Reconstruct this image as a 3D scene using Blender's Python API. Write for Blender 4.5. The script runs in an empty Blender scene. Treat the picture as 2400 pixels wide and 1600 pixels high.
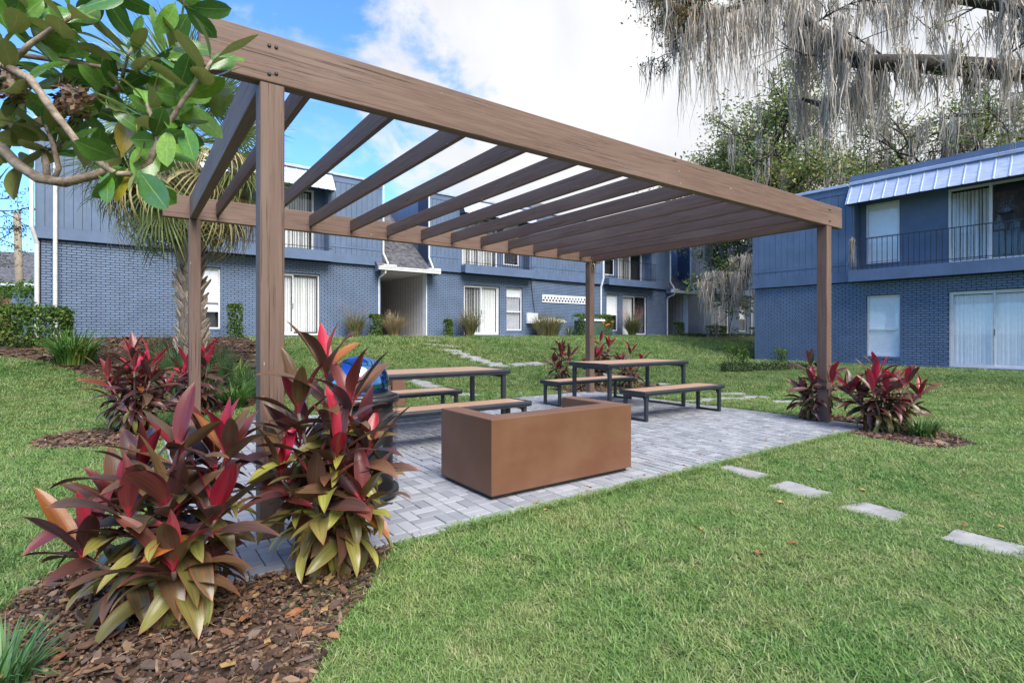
import bpy, bmesh, math, random
import numpy as np
from mathutils import Vector, Matrix, Euler
from math import radians as R, sin, cos, pi

rnd = random.Random(11)
sc = bpy.context.scene
COL = sc.collection

# ------------------------------------------------------------------ camera
CAM_H = 1.25
FPX, CX0, HY = 1246.48, 1200.0, 782.14        # focal length, centre and horizon in photo pixels (2400 wide)
cd = bpy.data.cameras.new("camera")
cam = bpy.data.objects.new("camera", cd); COL.objects.link(cam)
cd.sensor_width = 36; cd.lens = FPX / 2400 * 36
cd.shift_y = -(800 - HY) / 2400
cd.clip_start = 0.05; cd.clip_end = 2000
cam.location = (0, 0, CAM_H); cam.rotation_euler = (R(90), 0, 0)
sc.camera = cam

# ------------------------------------------------------------------ sky, sun, exposure
SUN_EL, SUN_AZ = R(50), R(151)                 # azimuth clockwise from +Y; behind the camera, to the right
world = bpy.data.worlds.new("World"); sc.world = world; world.use_nodes = True
nt = world.node_tree; N = nt.nodes; LK = nt.links
for n in list(N): N.remove(n)
def nn(t, **k):
    n = N.new(t)
    for a, b in k.items(): setattr(n, a, b)
    return n
def vmath(op, a, b):
    m = nn('ShaderNodeMath', operation=op)
    for i, q in enumerate((a, b)):
        if isinstance(q, (int, float)): m.inputs[i].default_value = q
        elif q is not None: LK.new(q, m.inputs[i])
    return m.outputs[0]
sky = nn('ShaderNodeTexSky', sky_type='NISHITA', sun_disc=False)
sky.sun_elevation = SUN_EL; sky.sun_rotation = SUN_AZ
sky.air_density = 1.0; sky.dust_density = 0.25; sky.ozone_density = 2.2; sky.altitude = 0
tcn = nn('ShaderNodeTexCoord')
sep = nn('ShaderNodeSeparateXYZ'); LK.new(tcn.outputs['Generated'], sep.inputs[0])
def wnoise(scale, detail, rough, off, dist=0.0, zs=1.0):
    mp = nn('ShaderNodeMapping'); mp.inputs['Location'].default_value = off; mp.inputs['Scale'].default_value = (1, 1, zs)
    LK.new(tcn.outputs['Generated'], mp.inputs[0])
    t = nn('ShaderNodeTexNoise'); t.inputs['Scale'].default_value = scale; t.inputs['Detail'].default_value = detail
    t.inputs['Roughness'].default_value = rough; t.inputs['Distortion'].default_value = dist
    LK.new(mp.outputs[0], t.inputs['Vector']); return t.outputs['Fac']
big = wnoise(2.1, 9, 0.56, (3.1, 1.7, 0.4), 0.25, 1.3)
fine = wnoise(7.0, 8, 0.6, (7.3, 2.2, 5.1), 0.4, 1.6)
# a cloud bank that thickens towards the east (+X); blue is left in the west
bank = vmath('MULTIPLY', sep.outputs['X'], 0.95)
low = vmath('MULTIPLY', vmath('SUBTRACT', 0.33, sep.outputs['Z']), 0.55)
m0 = vmath('ADD', vmath('ADD', vmath('MULTIPLY', big, 0.9), vmath('MULTIPLY', fine, 0.42)), vmath('ADD', bank, low))
ramp = nn('ShaderNodeMapRange'); ramp.interpolation_type = 'SMOOTHSTEP'
ramp.inputs['From Min'].default_value = 0.37; ramp.inputs['From Max'].default_value = 0.50
LK.new(m0, ramp.inputs['Value'])
wisp = nn('ShaderNodeMapRange'); wisp.interpolation_type = 'SMOOTHSTEP'
wisp.inputs['From Min'].default_value = 0.5; wisp.inputs['From Max'].default_value = 0.75; wisp.inputs['To Max'].default_value = 0.5
LK.new(fine, wisp.inputs['Value'])
cover = vmath('MAXIMUM', ramp.outputs[0], wisp.outputs[0])
shade = nn('ShaderNodeMixRGB'); shade.inputs['Color1'].default_value = (0.72, 0.75, 0.82, 1); shade.inputs['Color2'].default_value = (1.0, 1.0, 1.0, 1)
shr = nn('ShaderNodeMapRange'); shr.inputs['From Min'].default_value = 0.30; shr.inputs['From Max'].default_value = 0.62
LK.new(wnoise(3.0, 6, 0.5, (0.3, 4.4, 2.2), 0.2), shr.inputs['Value']); LK.new(shr.outputs[0], shade.inputs['Fac'])
SKY_STR, CLOUD = 0.10, 0.42
skm = nn('ShaderNodeMixRGB', blend_type='MULTIPLY'); skm.inputs['Fac'].default_value = 1; skm.inputs['Color2'].default_value = (0.66, 1.02, 1.45, 1)
LK.new(sky.outputs[0], skm.inputs['Color1'])
clm = nn('ShaderNodeMixRGB', blend_type='MULTIPLY'); clm.inputs['Fac'].default_value = 1
clm.inputs['Color2'].default_value = (CLOUD / SKY_STR,) * 3 + (1,); LK.new(shade.outputs[0], clm.inputs['Color1'])
mx = nn('ShaderNodeMixRGB'); LK.new(cover, mx.inputs['Fac']); LK.new(skm.outputs[0], mx.inputs['Color1']); LK.new(clm.outputs[0], mx.inputs['Color2'])
bg = nn('ShaderNodeBackground'); bg.inputs['Strength'].default_value = SKY_STR; LK.new(mx.outputs[0], bg.inputs['Color'])
wo = nn('ShaderNodeOutputWorld'); LK.new(bg.outputs[0], wo.inputs['Surface'])
sl = bpy.data.lights.new("sun", 'SUN'); sl.energy = 3.0; sl.angle = R(40); sl.color = (1.0, 0.95, 0.88)
sun = bpy.data.objects.new("sun", sl); COL.objects.link(sun)
sdir = Vector((sin(SUN_AZ) * cos(SUN_EL), cos(SUN_AZ) * cos(SUN_EL), sin(SUN_EL)))
sun.rotation_euler = sdir.to_track_quat('Z', 'Y').to_euler(); sun.location = sdir * 40
sc.view_settings.view_transform = 'Standard'; sc.view_settings.look = 'None'
sc.view_settings.gamma = 1; sc.view_settings.use_curve_mapping = False
sc.view_settings.exposure = 1.38
sc.cycles.max_bounces = 8; sc.cycles.transparent_max_bounces = 8
sc.cycles.use_adaptive_sampling = True

# ------------------------------------------------------------------ places
PO = np.array([-1.522, 3.2137]); TH = R(35.72)           # pergola: front left post, direction of its long side
PU = np.array([cos(TH), sin(TH)]); PV = np.array([-sin(TH), cos(TH)])
BA = R(37.7); BU = np.array([cos(BA), sin(BA)]); BV = np.array([-sin(BA), cos(BA)])   # long building's direction
LB0 = (-11.96, 13.35); LBZ = 1.15
RA = R(-52.3); RB0 = (8.55, 18.74); RBZ = 0.33
def puv(u, v, z=0.0):
    p = PO + u * PU + v * PV
    return Vector((p[0], p[1], z))
def S01(t):
    t = np.clip(t, 0, 1); return t * t * (3 - 2 * t)
def ter(X, Y):
    X = np.asarray(X, float); Y = np.asarray(Y, float)
    rx, ry = X - PO[0], Y - PO[1]
    u = rx * BU[0] + ry * BU[1]; v = rx * BV[0] + ry * BV[1]
    a = S01((v - 4.9) / 9.1) * 1.15
    b = S01((u - 8.2) / 8.0) * 0.34
    return a + b * (1 - a / 1.15)
def tz(x, y): return float(ter(x, y))
def at(px, py, Y):                                       # photo pixel at a distance Y -> place
    return Vector(((px - CX0) / FPX * Y, Y, CAM_H - (py - HY) / FPX * Y))

# ------------------------------------------------------------------ helpers
def tag(o, label=None, cat=None, group=None, kind=None):
    if label: o['label'] = label
    if cat: o['category'] = cat
    if group: o['group'] = group
    if kind: o['kind'] = kind
    return o
def thing(name, label, cat, loc=(0, 0, 0), rz=0.0, group=None):
    o = bpy.data.objects.new(name, None); COL.objects.link(o)
    o.empty_display_size = 0.1
    o.location = loc; o.rotation_euler = (0, 0, rz)
    return tag(o, label, cat, group)
def put(name, mesh, parent=None, loc=None, rot=None, scale=None, matrix=None, color=None):
    o = bpy.data.objects.new(name, mesh); COL.objects.link(o)
    if parent is not None: o.parent = parent
    if matrix is not None: o.matrix_local = matrix
    else:
        if loc is not None: o.location = loc
        if rot is not None: o.rotation_euler = rot
        if scale is not None: o.scale = scale if hasattr(scale, '__len__') else (scale,) * 3
    if color is not None: o.color = (*color, 1)
    return o
class MB:
    def __init__(s): s.v = []; s.f = []; s.uv = []; s.col = []
    def add(s, vs, fs, uv=None, col=None):
        b = len(s.v); s.v.extend([tuple(p) for p in vs])
        for f in fs: s.f.append(tuple(b + i for i in f))
        if uv is not None: s.uv.extend(uv)
        if col is not None: s.col.extend([col] * len(vs))
        return s
    def box(s, x0, x1, y0, y1, z0, z1, col=None):
        vs = [(x0,y0,z0),(x1,y0,z0),(x1,y1,z0),(x0,y1,z0),(x0,y0,z1),(x1,y0,z1),(x1,y1,z1),(x0,y1,z1)]
        return s.add(vs, [(0,3,2,1),(4,5,6,7),(0,1,5,4),(1,2,6,5),(2,3,7,6),(3,0,4,7)], col=col)
    def prism(s, pts, z0, z1, axis='z'):
        n = len(pts)
        if axis == 'z': a = [(p[0], p[1], z0) for p in pts]; b = [(p[0], p[1], z1) for p in pts]
        elif axis == 'x': a = [(z0, p[0], p[1]) for p in pts]; b = [(z1, p[0], p[1]) for p in pts]
        else: a = [(p[0], z0, p[1]) for p in pts]; b = [(p[0], z1, p[1]) for p in pts]
        return s.add(a + b, [tuple(range(n))[::-1], tuple(range(n, 2*n))] + [(i, (i+1) % n, n + (i+1) % n, n + i) for i in range(n)])
    def tube(s, pts, rad, n=8, cap=True, col=None, flat=1.0):
        pts = [Vector(p) for p in pts]; rs = rad if hasattr(rad, '__len__') else [rad] * len(pts)
        t0 = (pts[1] - pts[0]).normalized()
        ref = Vector((0, 0, 1)) if abs(t0.z) < 0.9 else Vector((1, 0, 0))
        side = t0.cross(ref).normalized()
        vs = []; m = len(pts)
        for i, p in enumerate(pts):
            t = (pts[min(i+1, m-1)] - pts[max(i-1, 0)])
            t = t.normalized() if t.length > 1e-9 else t0
            side = (side - t * side.dot(t)); side = side.normalized() if side.length > 1e-6 else t.orthogonal().normalized()
            up = t.cross(side)
            for k in range(n):
                a = 2 * pi * k / n
                vs.append(p + (side * cos(a) + up * sin(a) * flat) * rs[i])
        fs = [(i*n + k, i*n + (k+1) % n, (i+1)*n + (k+1) % n, (i+1)*n + k) for i in range(m-1) for k in range(n)]
        if cap: fs += [tuple(range(n))[::-1], tuple(range((m-1)*n, m*n))]
        return s.add(vs, fs, col=col)
    def lathe(s, prof, n=24, cx=0, cy=0):
        vs = [(cx + r*cos(2*pi*k/n), cy + r*sin(2*pi*k/n), z) for r, z in prof for k in range(n)]
        m = len(prof)
        fs = [(i*n + k, i*n + (k+1) % n, (i+1)*n + (k+1) % n, (i+1)*n + k) for i in range(m-1) for k in range(n)]
        fs += [tuple(range(n))[::-1], tuple(range((m-1)*n, m*n))]
        return s.add(vs, fs)
    def mesh(s, name, mat=None, smooth=False, bevel=0.0, segs=1, merge=False):
        me = bpy.data.meshes.new(name); me.from_pydata(s.v, [], s.f)
        if s.uv:
            ul = me.uv_layers.new(name='UVMap'); ul.data.foreach_set('uv', np.array([c for f in s.f for i in f for c in s.uv[i]], 'f'))
        if s.col:
            ca = me.color_attributes.new('tint', 'FLOAT_COLOR', 'POINT')
            ca.data.foreach_set('color', np.array([c for q in s.col for c in (*q, 1.0)], 'f'))
        if bevel > 0:
            bm = bmesh.new(); bm.from_mesh(me)
            if merge: bmesh.ops.remove_doubles(bm, verts=bm.verts, dist=1e-5)
            es = [e for e in bm.edges if len(e.link_faces) == 2 and e.calc_face_angle(0) > 0.6]
            bmesh.ops.bevel(bm, geom=es, offset=bevel, segments=segs, profile=0.6, affect='EDGES', clamp_overlap=True)
            bm.to_mesh(me); bm.free()
        if mat: me.materials.append(mat)
        if smooth: me.polygons.foreach_set('use_smooth', [True] * len(me.polygons))
        me.update(); return me
    def build(s, name, mat, parent=None, **k):
        loc = k.pop('loc', None); rot = k.pop('rot', None)
        return put(name, s.mesh(name, mat, **k), parent, loc, rot)

# ------------------------------------------------------------------ materials
class NT:
    """small node helper"""
    def __init__(s, name):
        s.m = bpy.data.materials.new(name); s.m.use_nodes = True
        s.t = s.m.node_tree; s.b = s.t.nodes['Principled BSDF']; s.out = s.t.nodes['Material Output']
    def n(s, t, **k):
        q = s.t.nodes.new(t)
        for a, b in k.items(): setattr(q, a, b)
        return q
    def l(s, a, b): s.t.links.new(a, b)
    def val(s, sock, v):
        if isinstance(v, bpy.types.NodeSocket): s.l(v, sock)
        elif hasattr(v, '__len__') and len(v) == 3 and sock.type == 'RGBA': sock.default_value = (*v, 1)
        else: sock.default_value = v
    def coord(s, kind='Object', scale=(1, 1, 1), rot=(0, 0, 0)):
        c = s.n('ShaderNodeTexCoord'); mp = s.n('ShaderNodeMapping')
        mp.inputs['Scale'].default_value = scale; mp.inputs['Rotation'].default_value = rot
        s.l(c.outputs[kind], mp.inputs[0]); return mp.outputs[0]
    def coord_r(s, scale=(1, 1, 1)):                     # object coordinates, shifted for every object
        c = s.n('ShaderNodeTexCoord'); ad = s.n('ShaderNodeVectorMath', operation='MULTIPLY_ADD'); cb = s.n('ShaderNodeCombineXYZ'); rn = s.rand()
        for i, k in enumerate((37.0, 11.0, 23.0)): s.l(s.math('MULTIPLY', rn, k), cb.inputs[i])
        s.l(c.outputs['Object'], ad.inputs[0]); ad.inputs[1].default_value = (1, 1, 1); s.l(cb.outputs[0], ad.inputs[2])
        mp = s.n('ShaderNodeMapping'); mp.inputs['Scale'].default_value = scale; s.l(ad.outputs[0], mp.inputs[0]); return mp.outputs[0]
    def wpos(s, scale=(1, 1, 1)):
        g = s.n('ShaderNodeNewGeometry'); mp = s.n('ShaderNodeMapping'); mp.inputs['Scale'].default_value = scale
        s.l(g.outputs['Position'], mp.inputs[0]); return mp.outputs[0]
    def noise(s, vec, scale, detail=4, rough=0.55, dist=0.0):
        t = s.n('ShaderNodeTexNoise'); t.inputs['Scale'].default_value = scale; t.inputs['Detail'].default_value = detail
        t.inputs['Roughness'].default_value = rough; t.inputs['Distortion'].default_value = dist
        if vec is not None: s.l(vec, t.inputs['Vector'])
        return t.outputs['Fac']
    def ramp(s, f, a, b, lo=0.0, hi=1.0, smooth=True):
        r = s.n('ShaderNodeMapRange'); r.interpolation_type = 'SMOOTHSTEP' if smooth else 'LINEAR'
        r.inputs['From Min'].default_value = a; r.inputs['From Max'].default_value = b
        r.inputs['To Min'].default_value = lo; r.inputs['To Max'].default_value = hi
        s.l(f, r.inputs['Value']); return r.outputs[0]
    def mix(s, f, a, b, mode='MIX'):
        x = s.n('ShaderNodeMixRGB', blend_type=mode)
        s.val(x.inputs['Fac'], f); s.val(x.inputs['Color1'], a); s.val(x.inputs['Color2'], b); return x.outputs[0]
    def math(s, op, a, b=0.0):
        x = s.n('ShaderNodeMath', operation=op); s.val(x.inputs[0], a); s.val(x.inputs[1], b); return x.outputs[0]
    def rand(s): return s.n('ShaderNodeObjectInfo').outputs['Random']
    def ocol(s): return s.n('ShaderNodeObjectInfo').outputs['Color']
    def bump(s, h, strength=0.3, dist=0.01):
        b = s.n('ShaderNodeBump'); b.inputs['Strength'].default_value = strength; b.inputs['Distance'].default_value = dist
        s.l(h, b.inputs['Height']); s.l(b.outputs[0], s.b.inputs['Normal'])
    def done(s, col, rough=0.6, metal=0.0, spec=0.5, trans=0.0):
        s.val(s.b.inputs['Base Color'], col); s.val(s.b.inputs['Roughness'], rough); s.val(s.b.inputs['Metallic'], metal)
        s.b.inputs['Specular IOR Level'].default_value = spec
        if trans > 0:
            tr = s.n('ShaderNodeBsdfTranslucent'); s.val(tr.inputs['Color'], col)
            ms = s.n('ShaderNodeMixShader'); ms.inputs[0].default_value = trans
            s.l(s.b.outputs[0], ms.inputs[1]); s.l(tr.outputs[0], ms.inputs[2]); s.l(ms.outputs[0], s.out.inputs['Surface'])
        return s.m
def vary(q, c, amt=0.12, scale=6.0, vec=None, detail=5):
    """colour c with a soft blotchy variation"""
    v = vec if vec is not None else q.wpos()
    n = q.noise(v, scale, detail, 0.6)
    lo = tuple(x * (1 - amt) for x in c); hi = tuple(min(1, x * (1 + amt)) for x in c)
    return q.mix(q.ramp(n, 0.3, 0.7), lo, hi)
def simple(name, c, rough=0.6, metal=0.0, spec=0.5, amt=0.1, scale=8.0, bump=0.0, bscale=60, trans=0.0):
    q = NT(name); col = vary(q, c, amt, scale)
    if bump: q.bump(q.noise(q.wpos(), bscale, 4), bump, 0.004)
    return q.done(col, rough, metal, spec, trans)
MAT = {}
def m_wood():
    q = NT('brown_painted_timber'); v = q.coord_r((1.2, 26, 26))
    g1 = q.noise(v, 1.6, 8, 0.68, 0.5)
    v2 = q.coord_r((0.9, 70, 70)); g2 = q.noise(v2, 1.0, 5, 0.7, 0.25)
    crack = q.ramp(g2, 0.56, 0.68)
    crack = q.math('MULTIPLY', crack, q.ramp(q.noise(q.coord_r((0.7, 3, 3)), 1.5, 3), 0.36, 0.58))
    vor = q.n('ShaderNodeTexVoronoi'); vor.inputs['Scale'].default_value = 1.6; q.l(q.coord_r((0.55, 1.6, 2.2)), vor.inputs['Vector'])
    knot = q.ramp(vor.outputs['Distance'], 0.015, 0.055, 1, 0)
    base = q.mix(q.ramp(g1, 0.25, 0.75), (0.095, 0.057, 0.043), (0.165, 0.106, 0.082))
    base = q.mix(q.math('MULTIPLY', q.ramp(q.noise(q.coord_r((0.5, 2, 2)), 1.0, 4), 0.45, 0.75), 0.5), base, (0.205, 0.15, 0.128))
    rb = q.rand(); base = q.mix(q.ramp(rb, 0, 1, 0, 0.3, False), base, (0.085, 0.055, 0.046))
    base = q.mix(q.math('MULTIPLY', crack, 0.95), base, (0.028, 0.02, 0.017))
    base = q.mix(q.math('MULTIPLY', knot, 0.8), base, (0.035, 0.024, 0.02))
    chip = q.ramp(q.noise(q.coord_r((2.2, 9, 9)), 5, 2), 0.765, 0.785)
    base = q.mix(chip, base, (0.55, 0.5, 0.45))
    h = q.math('SUBTRACT', q.math('MULTIPLY', g1, 0.5), q.math('ADD', crack, knot))
    q.bump(h, 0.55, 0.006)
    return q.done(base, 0.62, spec=0.35)
MAT['wood'] = m_wood()
def m_blue(name, c, streak=0.0, rough=0.5):
    q = NT(name)
    n = q.noise(q.wpos(), 2.2, 6, 0.62); n2 = q.noise(q.wpos((9, 9, 1.2)), 2.0, 5, 0.6)
    col = q.mix(q.ramp(n, 0.25, 0.75), tuple(x*0.86 for x in c), tuple(x*1.12 for x in c))
    col = q.mix(q.math('MULTIPLY', q.ramp(n2, 0.5, 0.8), 0.22), col, (c[0]*1.5+0.02, c[1]*1.45+0.02, c[2]*1.25+0.02))
    rn = q.rand(); col = q.mix(q.ramp(rn, 0, 1, 0, 0.16, False), col, tuple(x*0.7 for x in c))
    q.bump(q.noise(q.wpos(), 90, 4), 0.25, 0.003)
    return q.done(col, rough, spec=0.45)
BLUE = (0.090, 0.136, 0.225)
MAT['brick'] = m_blue('painted_blue_brick', (0.122, 0.175, 0.275), rough=0.45)
MAT['mortar'] = m_blue('painted_blue_mortar', (0.024, 0.038, 0.080), rough=0.7)
MAT['siding'] = m_blue('blue_siding', BLUE)
MAT['trim'] = m_blue('blue_trim', (0.088, 0.132, 0.228))
MAT['panel'] = m_blue('blue_panel', (0.086, 0.128, 0.220))
MAT['white'] = simple('white_paint', (0.62, 0.66, 0.72), 0.45, amt=0.08, scale=5)
MAT['vinyl'] = simple('white_window_frame', (0.62, 0.63, 0.66), 0.4, amt=0.06)
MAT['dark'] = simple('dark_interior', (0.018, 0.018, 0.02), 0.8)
MAT['bronze'] = simple('dark_bronze_frame', (0.05, 0.05, 0.055), 0.4)
MAT['blind'] = simple('white_vinyl_blind', (0.78, 0.79, 0.79), 0.5, amt=0.06, scale=14)
MAT['shade'] = simple('white_roller_shade', (0.84, 0.86, 0.90), 0.6, amt=0.04)
MAT['curtain'] = simple('grey_curtain', (0.38, 0.38, 0.42), 0.8, amt=0.1)
MAT['rail'] = simple('black_railing', (0.012, 0.012, 0.016), 0.4)
MAT['concrete'] = simple('concrete', (0.40, 0.38, 0.35), 0.85, amt=0.16, scale=5, bump=0.3, bscale=120)
MAT['passage'] = simple('grey_passage_panel', (0.50, 0.49, 0.51), 0.7, amt=0.08)
MAT['gutter'] = simple('white_gutter', (0.60, 0.61, 0.61), 0.4, amt=0.1)
def m_awning():
    q = NT('pale_metal_awning'); n = q.noise(q.coord('Object', (3, 3, 14)), 1.4, 5)
    col = q.mix(q.ramp(n, 0.3, 0.7), (0.33, 0.39, 0.52), (0.45, 0.51, 0.64)); return q.done(col, 0.42, 0.25, 0.5)
MAT['awning'] = m_awning()
def m_shingle():
    q = NT('grey_shingle'); n = q.noise(q.wpos(), 6, 6, 0.7); n2 = q.noise(q.wpos(), 160, 2)
    col = q.mix(q.ramp(n, 0.3, 0.7), (0.035, 0.037, 0.045), (0.13, 0.13, 0.145)); q.bump(n2, 0.4, 0.004); return q.done(col, 0.9, spec=0.2)
MAT['shingle'] = m_shingle()
def m_glass():
    q = NT('window_glass'); n = q.noise(q.wpos(), 3.0, 2); q.bump(n, 0.03, 0.02)
    gl = q.n('ShaderNodeBsdfGlossy'); gl.inputs['Roughness'].default_value = 0.02; gl.inputs['Color'].default_value = (0.9, 0.93, 1, 1)
    tr = q.n('ShaderNodeBsdfTransparent'); tr.inputs['Color'].default_value = (0.93, 0.95, 0.96, 1)
    fr = q.n('ShaderNodeLayerWeight'); fr.inputs['Blend'].default_value = 0.5
    f2 = q.math('ADD', q.math('MULTIPLY', q.math('POWER', fr.outputs['Facing'], 3.0), 0.45), 0.055)
    ms = q.n('ShaderNodeMixShader'); q.l(f2, ms.inputs[0]); q.l(tr.outputs[0], ms.inputs[1]); q.l(gl.outputs[0], ms.inputs[2])
    q.l(ms.outputs[0], q.out.inputs['Surface']); return q.m
MAT['glass'] = m_glass()
def m_paver():
    q = NT('grey_concrete_paver'); r = q.rand(); n = q.noise(q.wpos(), 3.5, 6, 0.6); n2 = q.noise(q.wpos(), 140, 4, 0.7)
    at_ = q.n('ShaderNodeAttribute'); at_.attribute_name = 'tint'; at_.attribute_type = 'GEOMETRY'
    r2 = q.math('FRACT', q.math('ADD', q.math('MULTIPLY', r, 1.0), at_.outputs['Fac']))
    col = q.mix(r2, (0.165, 0.176, 0.203), (0.295, 0.306, 0.335))
    col = q.mix(q.math('MULTIPLY', q.ramp(n, 0.35, 0.7), 0.4), col, (0.27, 0.28, 0.305))
    col = q.mix(q.math('MULTIPLY', q.ramp(n2, 0.55, 0.75), 0.35), col, (0.17, 0.17, 0.19))
    q.bump(n2, 0.35, 0.003); return q.done(col, 0.75, spec=0.35)
MAT['paver'] = m_paver()
MAT['sand'] = simple('joint_sand', (0.085, 0.08, 0.075), 0.95, amt=0.3, scale=30)
def m_stone():
    q = NT('pale_concrete_stepping_stone'); n = q.noise(q.wpos(), 5, 6, 0.6); n2 = q.noise(q.wpos(), 90, 4, 0.7)
    col = q.mix(q.ramp(n, 0.3, 0.7), (0.19, 0.19, 0.195), (0.29, 0.29, 0.295)); col = q.mix(q.math('MULTIPLY', q.ramp(n2, .6, .8), .4), col, (.26, .25, .23))
    q.bump(n2, 0.3, 0.003); return q.done(col, 0.8)
MAT['stone'] = m_stone()
def m_lawn():
    q = NT('lawn_soil'); n = q.noise(q.wpos(), 0.9, 6, 0.6); n2 = q.noise(q.wpos(), 30, 5, 0.7)
    col = q.mix(q.ramp(n, 0.3, 0.7), (0.065, 0.105, 0.035), (0.12, 0.14, 0.055)); col = q.mix(q.math('MULTIPLY', q.ramp(n2, .4, .7), .6), col, (.06, .075, .025))
    q.bump(n2, 0.8, 0.03); return q.done(col, 0.95, spec=0.1)
MAT['lawn'] = m_lawn()
def m_grass():
    q = NT('grass_blade'); at_ = q.n('ShaderNodeAttribute'); at_.attribute_name = 'tint'
    n = q.noise(q.wpos(), 0.75, 5, 0.6, 0.4); n1 = q.noise(q.wpos(), 3.2, 4, 0.6)
    green = q.mix(q.ramp(n, 0.32, 0.68), (0.108, 0.235, 0.045), (0.215, 0.320, 0.090))
    green = q.mix(q.ramp(n1, 0.40, 0.75), green, (0.30, 0.355, 0.125))
    green = q.mix(q.ramp(q.noise(q.wpos(), 0.4, 4, 0.65), 0.48, 0.68, 0, 0.6), green, (0.32, 0.32, 0.12))
    tf = at_.outputs['Fac']
    green = q.mix(q.ramp(tf, 0.0, 0.4, 0.7, 0.0), green, (0.055, 0.135, 0.035))
    green = q.mix(q.ramp(tf, 0.55, 0.85, 0.0, 0.6), green, (0.33, 0.43, 0.19))
    dry = q.math('ADD', tf, q.math('MULTIPLY', q.math('SUBTRACT', n1, 0.5), 0.35))
    col = q.mix(q.ramp(dry, 0.90, 1.05), green, (0.50, 0.45, 0.29))
    col = q.mix(q.math('MULTIPLY', q.rand(), 0.35), col, (0.07, 0.15, 0.045))
    return q.done(col, 0.5, spec=0.3, trans=0.3)
MAT['grass'] = m_grass()
def m_tint(name, rough=0.6, trans=0.0, spec=0.3, amt=0.25, scale=30):
    """colour comes from each piece's own tint"""
    q = NT(name); at_ = q.n('ShaderNodeAttribute'); at_.attribute_name = 'tint'
    n = q.noise(q.wpos(), scale, 4, 0.6)
    col = q.mix(q.ramp(n, 0.3, 0.7, 0, amt), at_.outputs['Color'], (0.0, 0.0, 0.0))
    return q.done(col, rough, spec=spec, trans=trans)
MAT['chip'] = m_tint('bark_chip', 0.8)
MAT['foliage'] = m_tint('small_leaf', 0.5, 0.35)
MAT['bladeleaf'] = m_tint('strap_leaf', 0.45, 0.25)
MAT['moss'] = m_tint('hanging_moss', 0.95, 0.25, 0.05, 0.15)
def m_mulch():
    q = NT('mulch_bed'); n = q.noise(q.wpos(), 14, 6, 0.7); n2 = q.noise(q.wpos(), 2.5, 4)
    col = q.mix(q.ramp(n, 0.3, 0.7), (0.03, 0.02, 0.014), (0.11, 0.068, 0.045)); col = q.mix(q.math('MULTIPLY', q.ramp(n2, .5, .7), .5), col, (.13, .10, .08))
    q.bump(n, 1.0, 0.03); return q.done(col, 0.95, spec=0.15)
MAT['mulch'] = m_mulch()
def m_bark(name, a, b, sc=(6, 6, 1.5), bs=0.8, scale=5):
    q = NT(name); n = q.noise(q.coord('Object', sc), scale, 7, 0.7, 0.4); col = q.mix(q.ramp(n, 0.3, 0.7), a, b)
    q.bump(n, bs, 0.02); return q.done(col, 0.9, spec=0.2)
MAT['oakbark'] = m_bark('oak_bark', (0.014, 0.012, 0.011), (0.075, 0.068, 0.06))
MAT['magbark'] = m_bark('magnolia_bark', (0.13, 0.095, 0.07), (0.36, 0.30, 0.24), (10, 10, 10), 0.4, 2.5)
MAT['palmbark'] = m_bark('palm_trunk', (0.08, 0.06, 0.045), (0.22, 0.18, 0.14))
def m_boot():
    q = NT('palm_boot'); n = q.noise(q.coord('Object', (18, 18, 3)), 3, 5); r = q.rand()
    col = q.mix(q.ramp(n, .3, .7), (0.13, 0.105, 0.085), (0.44, 0.38, 0.32)); col = q.mix(q.math('MULTIPLY', r, .5), col, (.20, .15, .11)); q.bump(n, .5, .006)
    return q.done(col, 0.85)
MAT['boot'] = m_boot()
def m_cordy():
    q = NT('cordyline_leaf'); uv = q.n('ShaderNodeUVMap'); sp = q.n('ShaderNodeSeparateXYZ'); q.l(uv.outputs[0], sp.inputs[0])
    ax = q.math('ABSOLUTE', q.math('SUBTRACT', sp.outputs['X'], 0.5))
    oc = q.ocol(); rn = q.rand()
    st = q.n('ShaderNodeMapping'); st.inputs['Scale'].default_value = (16, 1.4, 1)
    cb = q.n('ShaderNodeCombineXYZ'); q.l(sp.outputs['X'], cb.inputs[0]); q.l(q.math('ADD', sp.outputs['Y'], q.math('MULTIPLY', rn, 9.0)), cb.inputs[1]); q.l(rn, cb.inputs[2])
    q.l(cb.outputs[0], st.inputs[0]); n = q.noise(st.outputs[0], 1.2, 4, 0.6)
    col = q.mix(q.ramp(n, 0.40, 0.72, 0, 0.6), oc, (0.040, 0.018, 0.018))
    col = q.mix(q.math('MULTIPLY', q.ramp(ax, 0.0, 0.035, 1, 0), 0.35), col, (0.30, 0.07, 0.06))
    edge = q.ramp(ax, 0.43, 0.49); col = q.mix(q.math('MULTIPLY', edge, 0.6), col, (0.24, 0.03, 0.035))
    col = q.mix(q.ramp(sp.outputs['Y'], 0.16, 0.24, 0.85, 0), col, (0.36, 0.03, 0.05))
    tip = q.ramp(sp.outputs['Y'], 0.88, 1.0, 0, 0.6); col = q.mix(tip, col, (0.26, 0.09, 0.04))
    q.bump(q.noise(st.outputs[0], 2.5, 2), 0.15, 0.002)
    return q.done(col, 0.34, spec=0.5, trans=0.16)
MAT['cordy'] = m_cordy()
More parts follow.
